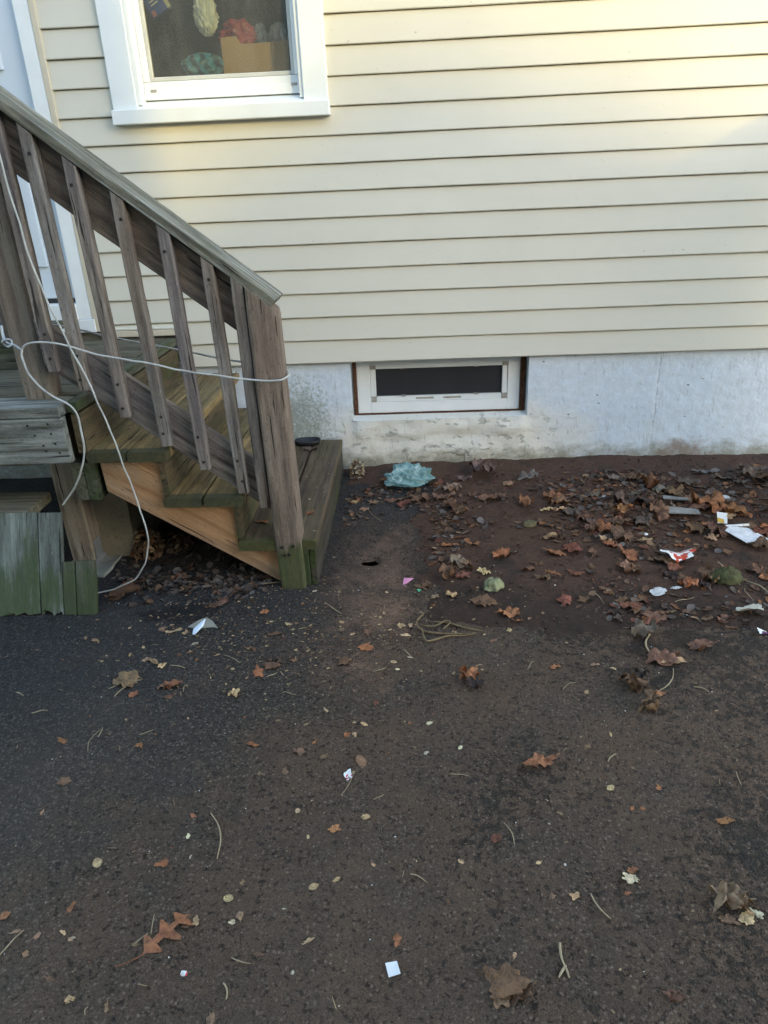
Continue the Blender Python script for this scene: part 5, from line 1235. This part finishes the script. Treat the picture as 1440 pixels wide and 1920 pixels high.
def sheet_scrap(name, label, cat, x, y, w, d, mat, seed, folds=6, rise=0.5, n=22, yaw=0.0, pinch=0.10):
    """A crumpled sheet: flat facets between sharp creases, ragged outline."""
    rnd = random.Random(seed); V = []; F = []
    cr = [(rnd.uniform(0, math.pi), rnd.uniform(-0.35, 0.35), rnd.uniform(-1, 1)) for _ in range(folds)]
    for j in range(n + 1):
        for i in range(n + 1):
            u, v = i / n - 0.5, j / n - 0.5
            k = max(abs(u), abs(v)) * 2; a = math.atan2(v, u)
            edge = 0.80 + 0.30 * mnoise.noise(Vector((math.cos(a) * 1.7, math.sin(a) * 1.7, seed * .77))) + 0.12 * mnoise.noise(Vector((math.cos(a) * 5, math.sin(a) * 5, seed * .31)))
            rr = math.hypot(u, v)
            s = (k * 0.5 / rr if rr > 1e-6 else 1) * edge
            u, v = u * s, v * s
            z = 0; du = dv = 0
            for (th, o, m) in cr:
                q = u * math.cos(th) + v * math.sin(th) - o
                z += m * abs(q)
                du -= math.cos(th) * abs(m) * pinch * q * 0.5; dv -= math.sin(th) * abs(m) * pinch * q * 0.5
            V.append(Vector(((u + du) * w, (v + dv) * d, z * rise * min(w, d) + 0.002 * mnoise.noise(Vector((u * 9, v * 9, seed))))))
    for j in range(n):
        for i in range(n): F.append((j * (n + 1) + i, j * (n + 1) + i + 1, (j + 1) * (n + 1) + i + 1, (j + 1) * (n + 1) + i))
    rot = Matrix.Rotation(yaw, 3, 'Z')
    o = obj(name, V, F, mat, None, settle(None, V, x, y, rot, 0.002))
    return tag(o, label, cat)

def plastic(name, a, b, rough=0.3, trans=0.25, scale=30):
    t = NT(name)
    v = t.coords('Object', (1, 1, 1))
    c = t.mix(t.ramp(t.noise(v, scale, 5, 0.6), [(0.35, 0.0), (0.65, 1.0)]), a, b)
    t.set(t.b, 'Transmission__Weight', trans)
    return t.fin(c, rough, t.bump(t.noise(v, scale * 2, 4), 0.4, 0.004), 0.5)
def film_mat():
    t = NT('teal_plastic_film'); v = t.coords('Object', (1, 1, 1))
    c = t.mix(t.ramp(t.noise(v, 22, 5, 0.6), [(0.35, 0.0), (0.65, 1.0)]), (0.20, 0.40, 0.40), (0.42, 0.62, 0.60))
    df = t.n('BsdfDiffuse', Color=c); tr = t.n('BsdfTranslucent', Color=c); gl = t.n('BsdfGlossy', Color=(1, 1, 1, 1), Roughness=0.22)
    m1 = t.n('MixShader', i0=0.35, i1=df, i2=tr); m2 = t.n('MixShader', i0=0.10, i1=m1, i2=gl)
    m3 = t.n('MixShader', i0=0.32, i1=m2, i2=t.n('BsdfTransparent', Color=(0.85, 0.95, 0.95, 1)))
    t.t.links.new(m3.outputs[0], t.out.inputs[0]); return t.m
M_TEAL = film_mat()
M_PAPER = plain('white_paper', (0.66, 0.68, 0.70), 0.7, grime=0.3, gscale=40)
M_TISSUE = plain('dirty_tissue', (0.52, 0.48, 0.38), 0.9, grime=0.35, gscale=40)
M_CLEAR = plastic('clear_plastic_scrap', (0.50, 0.52, 0.53), (0.75, 0.78, 0.80), 0.2, 0.35)
def wrapper_mat(name, red, sc):
    t = NT(name); v = t.coords('Object', (1, 1, 1))
    n = t.n('TexVoronoi', Vector=v, Scale=sc).outputs['Color']
    c = t.mix(t.math('GREATER_THAN', t.sep(n)[0], 0.66), (0.70, 0.70, 0.68), red)
    return t.fin(c, 0.4, None, 0.4)
M_WRAP = wrapper_mat('red_white_wrapper', (0.50, 0.055, 0.030), 60)
M_WRAP2 = wrapper_mat('pink_white_wrapper', (0.55, 0.03, 0.07), 120)

bag = crumple('plastic_bag', 'crumpled pale blue plastic bag on the mud below the basement window', 'plastic bag', -0.030, -0.185, 0.205, 0.175, 0.040, M_TEAL, 5, n=56, freq=1.3, sharp=1.7, yaw=0.15)
bag.data.polygons.foreach_set('use_smooth', [False] * len(bag.data.polygons))
sheet_scrap('paper_wrapper', 'crumpled red and white wrapper lying on the mud', 'wrapper', 0.925, -0.95, 0.150, 0.150, M_WRAP, 9, folds=9, rise=0.32, yaw=0.5)
sheet_scrap('tissue', 'dirty white crumpled tissue lump at the right edge', 'tissue', 1.020, -1.31, 0.130, 0.075, M_TISSUE, 13, folds=8, rise=0.45, pinch=0.12)
crumple('leaf_clump', 'pale green mouldy leaf clump on the mud right of the vine tangle', 'leaf clump', 0.257, -1.13, 0.062, 0.052, 0.024, plain('pale_green_leaf', (0.23, 0.235, 0.125), 0.8, grime=0.5, gscale=30), 17, n=24, freq=1.2, sharp=1.3, yaw=0.4)
crumple('mossy_clump', 'dark green mossy clump by the twigs at the right', 'moss', 1.030, -1.115, 0.095, 0.06, 0.035, plain('moss', (0.075, 0.078, 0.030), 0.9, grime=0.6, gscale=40), 19, n=20, freq=2.5, sharp=1.2)
crumple('bark_lump', 'small olive lump of bark on bare mud below the window', 'bark', 0.446, -0.68, 0.056, 0.028, 0.020, plain('olive_bark', (0.13, 0.11, 0.055), 0.8, grime=0.5, gscale=30), 23, n=14, freq=1.5, sharp=1.0, yaw=0.15)
sheet_scrap('plastic_scrap', 'clear crumpled plastic scrap on the mud left of the mossy clump', 'plastic scrap', 0.787, -1.18, 0.081, 0.050, M_CLEAR, 29, folds=5, rise=0.25, yaw=0.4)
sheet_scrap('plastic_scrap', 'small clear plastic scrap beside the larger clear scrap', 'plastic scrap', 0.850, -1.165, 0.045, 0.027, M_CLEAR, 31, folds=4, rise=0.4)
sheet_scrap('plastic_scrap', 'whitish crumpled plastic scrap near the wall at the far right', 'plastic scrap', 1.285, -0.48, 0.094, 0.056, M_CLEAR, 33, folds=6, rise=0.35)
sheet_scrap('wrapper_scrap', 'tiny red and white scrap on a straw in front of the steps', 'wrapper', -0.173, -1.955, 0.025, 0.040, M_WRAP2, 37, folds=5, rise=0.5)
crumple('wrapper_scrap', 'tiny pink and white scrap on the blacktop below the oak leaf', 'wrapper', -0.430, -2.42, 0.013, 0.010, 0.005, M_WRAP2, 38, n=10, freq=1.6, sharp=1.0)
sheet_scrap('wrapper_scrap', 'blue and red striped scrap at the right edge under the tissue', 'wrapper', 1.030, -1.405, 0.053, 0.033, wrapper_mat('purple_wrapper', (0.09, 0.03, 0.08), 50), 39, folds=5, rise=0.5)
sheet_scrap('paper_scrap', 'white paper scrap among leaves near the wall', 'paper', 0.796, -0.425, 0.037, 0.035, M_PAPER, 41, folds=6, rise=0.6)
sheet_scrap('paper_scrap', 'small white paper scrap on the ground under the stringer', 'paper', -0.848, -0.985, 0.033, 0.020, M_PAPER, 43, folds=5, rise=0.6)
crumple('bottle_cap', 'small white disc on the mud above the wrapper', 'cap', 0.88, -0.745, 0.018, 0.014, 0.006, M_PAPER, 45, n=10, freq=0.8, sharp=0.4)

def flat_scrap(name, label, cat, pts, mat, th=0.002, tilt=(0, 0), lift=0.0):
    n = len(pts); cx = sum(p[0] for p in pts) / n; cy = sum(p[1] for p in pts) / n
    V = [Vector((x - cx, y - cy, (x - cx) * tilt[0] + (y - cy) * tilt[1] + (0.0018 * math.sin(i * 2.4)))) for i, (x, y) in enumerate(pts)]
    V = V + [v + Vector((0, 0, th)) for v in V]
    F = [tuple(reversed(range(n))), tuple(range(n, 2 * n))] + [(i, (i + 1) % n, n + (i + 1) % n, n + i) for i in range(n)]
    m = settle(None, V, cx, cy, Matrix.Identity(3)); m = Matrix.Translation((0, 0, lift)) @ m
    return tag(obj(name, V, F, mat, None, m), label, cat)
M_SLAT = plain('grey_slat', (0.25, 0.25, 0.235), 0.8, grime=0.4, gscale=25)
flat_scrap('wood_slat', 'grey wood slat on the leaves near the wall, the farther one', 'slat', [(1.03, -0.475), (1.125, -0.495), (1.13, -0.475), (1.035, -0.452)], M_SLAT, 0.004, (0, 0.1), 0.012)
flat_scrap('wood_slat', 'wider grey wood slat on the leaves, the nearer one', 'slat', [(1.0, -0.615), (1.125, -0.630), (1.13, -0.59), (0.995, -0.565)], M_SLAT, 0.004, (0, 0.12), 0.014)
M_TAG = NT('white_tag')
tv = M_TAG.coords('Object', (1, 1, 1), rnd=False)
tn_ = M_TAG.n('TexVoronoi', Vector=M_TAG.n('Mapping', Vector=tv, Scale=(260, 420, 1), Rotation=(0, 0, 0.25)).outputs[0], Scale=1.0).outputs['Distance']
M_TAG = M_TAG.fin(M_TAG.mix(M_TAG.ramp(tn_, [(0.16, 0.35), (0.22, 0.0)]), (0.66, 0.68, 0.69), (0.22, 0.23, 0.25)), 0.6, None, 0.3)
def quad(cx, cy, w, h, a):
    c, s = math.cos(a), math.sin(a)
    return [(cx + u * c - v * s, cy + u * s + v * c) for u, v in ((-w / 2, -h / 2), (w / 2, -h / 2), (w / 2, h / 2), (-w / 2, h / 2))]
flat_scrap('square_tag', 'small white square tag lying on the blacktop at the bottom centre', 'tag', quad(-0.059, -2.411, 0.0215, 0.025, 0.28), M_TAG, 0.0015, (0, 0), 0.001)
flat_scrap('plastic_shard', 'bright white plastic shard on the blacktop before the stairs', 'shard', [(-0.706, -1.372), (-0.698, -1.374), (-0.678, -1.338), (-0.676, -1.318), (-0.684, -1.322), (-0.708, -1.352)], plain('white_plastic', (0.62, 0.70, 0.80), 0.35), 0.003, (0.1, 0.3), 0.004)
flat_scrap('paper_scrap', 'grey torn paper scrap under the white plastic shard', 'paper', [(-0.735, -1.325), (-0.70, -1.335), (-0.655, -1.325), (-0.635, -1.335), (-0.66, -1.30), (-0.685, -1.28), (-0.705, -1.295)], plain('grey_paper', (0.27, 0.26, 0.21), 0.8, grime=0.3), 0.002, (0, 0.15))
flat_scrap('plastic_scrap', 'small pink plastic scrap beside the mud right of the hole', 'plastic scrap', [(-0.05, -1.075), (-0.035, -1.07), (-0.012, -1.045), (-0.03, -1.045), (-0.046, -1.04)], plain('pink_plastic', (0.62, 0.24, 0.38), 0.45), 0.002, (0.1, 0.2))
flat_scrap('plastic_scrap', 'tiny green plastic speck below the pink scrap', 'plastic scrap', quad(0.006, -1.12, 0.011, 0.012, 0.6), plain('green_plastic', (0.10, 0.42, 0.24), 0.4), 0.004)
flat_scrap('paper_scrap', 'white folded paper scrap under the cigarette at the right edge', 'paper', [(1.155, -0.79), (1.20, -0.875), (1.245, -0.86), (1.30, -0.875), (1.275, -0.83), (1.245, -0.775), (1.18, -0.765)], M_PAPER, 0.002, (0.0, 0.12), 0.012)
flat_scrap('paper_scrap', 'white and yellow paper corner above the cigarette', 'paper', [(1.165, -0.70), (1.195, -0.715), (1.215, -0.66), (1.18, -0.645)], wrapper_mat('yellow_white_paper', (0.55, 0.33, 0.06), 45), 0.002, (0.2, 0.3), 0.012)
cg = tag(empty('cigarette', (1.21, -0.755, any_h(1.21, -0.755))), 'white cigarette lying on the paper scrap at the right edge', 'cigarette')
hz_ = any_h(1.21, -0.755) + 0.022
tube('paper_tube', [(1.165, -0.757, hz_), (1.20, -0.755, hz_), (1.235, -0.752, hz_)], 0.0055, M_PAPER, cg, sub=4, sides=10)
tube('filter', [(1.236, -0.752, hz_), (1.246, -0.7515, hz_), (1.258, -0.751, hz_)], 0.0056, plain('cigarette_filter', (0.70, 0.66, 0.58), 0.7), cg, sub=4, sides=10)

# black tray on the lowest step
bmv = []; bmf = []
N = 28
prof = [(0.0, 0.004), (0.78, 0.004), (0.92, 0.020), (1.0, 0.022), (1.0, 0.016), (0.9, 0.0), (0.0, 0.0)]
for (r, z) in prof:
    for i in range(N):
        a = 2 * math.pi * i / N; se = lambda q: math.copysign(abs(q) ** 0.75, q)
        bmv.append((0.060 * r * se(math.cos(a)), 0.038 * r * se(math.sin(a)), z))
for k in range(len(prof) - 1):
    for i in range(N): bmf.append((k * N + i, k * N + (i + 1) % N, (k + 1) * N + (i + 1) % N, (k + 1) * N + i))
tag(obj('tray', bmv, bmf, M_BLACK, None, Matrix.Translation((-0.495, -0.075, 0.1685)) @ Matrix.Rotation(0.08, 4, 'Z'), smooth=True), 'small black oval tray on the back of the lowest step', 'tray')

# tie-out cable on the railing
def kink(P, a, seed):
    out = []
    for p in catmull(P, 4): out.append(p + Vector([a * mnoise.noise(p * 17 + Vector((seed, k * 9, 0))) for k in range(3)]))
    return out
cab = tag(empty('tie_out_cable', CABLE_RAIL[0]), 'white coated cable wrapped round the railing and clipped at the upper post', 'cable')
tube('cable_run', kink(CABLE_RAIL, 0.0035, 1), 0.0031, M_CABLE, cab, sub=3)
tube('cable_tail', kink(CABLE_TAIL, 0.004, 2), 0.0031, M_CABLE, cab, sub=3)
clip = tube('snap_hook', CLIP_CHAIN, 0.0042, M_STEEL, cab, sub=6)
for q in (2,):
    c = Vector(CLIP_CHAIN[q]); ring = [c + Vector((0.014 * math.cos(a), 0.004 * math.sin(a * 2), 0.011 * math.sin(a))) for a in np.linspace(0, 2 * math.pi, 13)]
    tube('link', ring, 0.0032, M_STEEL, cab, sub=3, sides=7)
lp = [(x, y, max(z, any_h(x, y) + 0.004)) for (x, y, z) in CABLE_LOOP]
cl = tube('hanging_cable', kink(lp, 0.004, 3), 0.0026, M_CABLE, sub=3)
tag(cl, 'thin white cable hanging from the top left down to the ground by the panel', 'cable')

# ------------------------------------------------------------------ things behind the window
def vblob(name, label, cat, c, rx, ry, rz, mat, seed, freq=2.0, sharp=1.0, fold=0.0, n=26):
    V = []; F = []; off = Vector((seed * 2.3, seed, 0)); nu = 2 * n
    for j in range(n + 1):
        ph = math.pi * j / n
        for i in range(nu):
            th = 2 * math.pi * i / nu
            p = Vector((math.sin(ph) * math.cos(th), math.sin(ph) * math.sin(th), math.cos(ph)))
            q = Vector((p.x, p.y, p.z * (1 - 0.75 * fold)))
            r = 1 + sharp * (0.32 * (0.4 - abs(mnoise.noise(q * freq + off)) * 1.6) + 0.18 * (0.4 - abs(mnoise.noise(q * freq * 2.3 + off)) * 1.6))
            V.append((p.x * rx * r, p.y * ry * r, p.z * rz * (0.8 + 0.2 * r)))
    for j in range(n):
        for i in range(nu): F.append((j * nu + i, (j + 1) * nu + i, (j + 1) * nu + (i + 1) % nu, j * nu + (i + 1) % nu))
    return tag(obj(name, V, F, mat, None, Matrix.Translation(c), smooth=True), label, cat)
M_WBAG = plastic('grey_white_bag', (0.60, 0.63, 0.65), (0.80, 0.83, 0.85), 0.4, 0.05, 18)
hb = vblob('hanging_bag', 'whitish knotted plastic bag hanging behind the window glass', 'plastic bag', (-0.795, 0.19, 1.905), 0.040, 0.03, 0.072, M_WBAG, 3, 4.0, 1.9, 0.9, 40)
kb = vblob('bag_knot', None, None, (-0.80, 0.20, 2.02), 0.055, 0.035, 0.075, M_WBAG, 4, 3.2, 1.9, 0.8, 40)
kb.parent = hb; kb.matrix_basis = MATW[hb.name].inverted() @ MATW[kb.name]
vblob('red_bag', 'crumpled red bag leaning behind the cardboard box in the window', 'bag', (-0.69, 0.27, 1.835), 0.062, 0.05, 0.068, plastic('red_plastic', (0.28, 0.035, 0.055), (0.48, 0.07, 0.10), 0.35, 0.0, 22), 6, 1.3, 2.2, 0, 34)
def plaid():
    t = NT('blue_plaid'); v = t.coords('Object', (1, 1, 1), rnd=False)
    x, y, z = t.sep(t.n('Mapping', Vector=v, Rotation=(0.2, 0.4, 0.3), Scale=(26, 26, 26)).outputs[0])
    a = t.math('GREATER_THAN', t.math('FRACT', x), 0.5); b = t.math('GREATER_THAN', t.math('FRACT', z), 0.5)
    c = t.mix(a, (0.07, 0.32, 0.52), (0.03, 0.09, 0.17)); c = t.mix(t.math('MULTIPLY', b, 0.5), c, (0.10, 0.26, 0.32)); c = t.mix(t.ramp(t.noise(v, 40, 4), [(0.55, 0.0), (0.62, 0.7)]), c, (0.03, 0.035, 0.04))
    return t.fin(c, 0.45, None, 0.4)
vblob('plaid_bag', 'blue checked plastic pouch lying at the foot of the window', 'pouch', (-0.825, 0.155, 1.727), 0.080, 0.045, 0.044, plaid(), 8, 1.8, 1.2, 0, 34)
vblob('clear_bag', 'clear plastic bag standing in the cardboard box, left one', 'plastic bag', (-0.60, 0.29, 1.83), 0.028, 0.02, 0.055, M_CLEAR, 9, 2.2, 2.0, 0.5, 26)
vblob('clear_bag', 'clear plastic bag standing in the cardboard box, right one', 'plastic bag', (-0.525, 0.29, 1.83), 0.034, 0.02, 0.055, M_CLEAR, 10, 2.2, 2.0, 0.5, 26)
M_CARD = plain('cardboard', (0.50, 0.33, 0.19), 0.8, grime=0.15, gscale=8)
cb = tag(empty('cardboard_box', (-0.605, 0.25, 1.682)), 'open brown cardboard box on the inner window sill', 'box')
def panel(name, pts2, y0, y1, parent, mat):
    n = len(pts2); V = [(x, y0, z) for x, z in pts2] + [(x, y1, z) for x, z in pts2]
    F = [tuple(range(n)), tuple(reversed(range(n, 2 * n)))] + [(i, n + i, n + (i + 1) % n, (i + 1) % n) for i in range(n)]
    return obj(name, V, F, mat, parent)
panel('front_flap', [(-0.742, 1.684), (-0.472, 1.684), (-0.468, 1.802), (-0.60, 1.797), (-0.662, 1.797), (-0.678, 1.824), (-0.742, 1.822)], 0.170, 0.175, cb, M_CARD)
panel('back_flap', [(-0.742, 1.684), (-0.472, 1.684), (-0.468, 1.81), (-0.742, 1.81)], 0.340, 0.345, cb, M_CARD)
for x in (-0.742, -0.472): box('side_flap', x - 0.0025, x + 0.0025, 0.1755, 0.3395, 1.684, 1.815, M_CARD, cb, 0)
pk = tag(empty('blue_packet', (-0.985, 0.15, 1.95)), 'blue packet with white lettering in the top left of the window', 'packet')
RP = Matrix.Translation((-0.985, 0.15, 1.955)) @ Matrix.Rotation(-0.5, 4, 'Y')
def lbox(name, x0, x1, y0, y1, z0, z1, mat, parent):
    v, f = boxgeo(x0, x1, y0, y1, z0, z1); return obj(name, v, f, mat, parent, RP)
lbox('packet_body', -0.040, 0.030, 0, 0.03, -0.048, 0.06, plain('blue_card', (0.035, 0.075, 0.36), 0.4), pk)
lbox('packet_side', 0.0305, 0.044, 0.001, 0.03, -0.048, 0.06, plain('cream_card', (0.52, 0.49, 0.38), 0.5), pk)
for i, (z, w) in enumerate(((0.012, 0.035), (0.0, 0.028), (-0.012, 0.032))):
    lbox('lettering', -0.022, -0.022 + w, -0.0008, -0.0002, z, z + 0.005, M_PAPER, pk)
lbox('lettering', -0.036, -0.020, -0.0008, -0.0002, -0.046, -0.026, plain('pink_print', (0.45, 0.16, 0.2), 0.5), pk)

# ------------------------------------------------------------------ shapes added out of view to shade the wall and yard
M_BLOCK_WALL = plain('sun_block_wall', (0.42, 0.40, 0.36), 0.8, grime=0.2, gscale=2)
M_BLOCK_ROOF = plain('sun_block_roof', (0.07, 0.065, 0.06), 0.9, grime=0.3)
cx_ = -1.04 + 4.6 * math.tan(SUN_AZ)  # corner of the added house shape, placed to end the sun patch at left
nh = tag(empty('house_sun_block', (cx_ - 6, -8, 0)), 'added unseen house shape behind the viewer, there to block the sun', 'house')
box('wall', cx_ - 12, cx_, -11.5, -4.6, -0.1, 5.0, M_BLOCK_WALL, nh, 0)
obj('roof', [(cx_ - 12.3, -4.3, 5.0), (cx_ + 0.0, -4.3, 5.0), (cx_ + 0.0, -11.8, 5.0), (cx_ - 12.3, -11.8, 5.0), (cx_ - 12.3, -8.05, 7.2), (cx_ + 0.0, -8.05, 7.2)],
    [(0, 1, 5, 4), (2, 3, 4, 5), (1, 2, 5), (3, 0, 4), (0, 3, 2, 1)], M_BLOCK_ROOF, nh)
for x in (cx_ - 2.5, cx_ - 6, cx_ - 9.5):
    wnd = box('window', x - 0.5, x + 0.5, -4.6, -4.56, 1.2, 2.5, M_WHITE, nh, 0.01)
    box('pane', x - 0.44, x + 0.44, -4.559, -4.55, 1.26, 2.44, M_DARKPANE, wnd, 0)
# garage shape added far off toward the sun, roofline set by the wanted shadow
gd = Vector((math.sin(SUN_AZ), -math.cos(SUN_AZ), 0)); gr_ = Vector((math.cos(SUN_AZ), math.sin(SUN_AZ), 0))
gc = Vector((0.3, 0, 0)) + gd * 20.0
gh = lambda u: 1.86 + 20.0 * math.tan(SUN_EL) - 0.55 * abs(u + 0.25)
gar = tag(empty('gabled_sun_block', gc), 'added unseen garage beyond the neighbouring house', 'gabled_sun_block')
us = (-9.0, -0.25, 8.0)
gv = [gc + gr_ * u + gd * d + Vector((0, 0, z)) for d in (0, 6) for u, z in [(us[0], -0.1)] + [(u, gh(u)) for u in us] + [(us[2], -0.1)]]
obj('wall', gv, [(0, 1, 2, 3, 4), (9, 8, 7, 6, 5), (0, 5, 6, 1), (4, 3, 8, 9)], M_BLOCK_WALL, gar)
obj('roof', [gv[1], gv[2], gv[3], gv[6], gv[7], gv[8]], [(0, 1, 4, 3), (1, 2, 5, 4)], M_BLOCK_ROOF, gar)
# slatted boards added beyond the right edge to cast the diagonal shadow
fe = tag(empty('slatted_sun_block', (1.77, -0.70, 0)), 'added unseen slatted boards beyond the right edge, there to cast a shadow', 'screen')
for i in range(4): board('plank', (1.77, -0.485 - 0.142 * i, -0.03), (1.77, -0.485 - 0.142 * i, 1.61), (0, 1, 0), 0.140, 0.02, W_GREY, fe, seed=200 + i)
for z in (0.35, 1.25): board('rail', (1.80, -0.42, z), (1.80, -0.98, z), (0, 0, 1), 0.088, 0.036, W_GREY, fe, seed=int(z * 10))
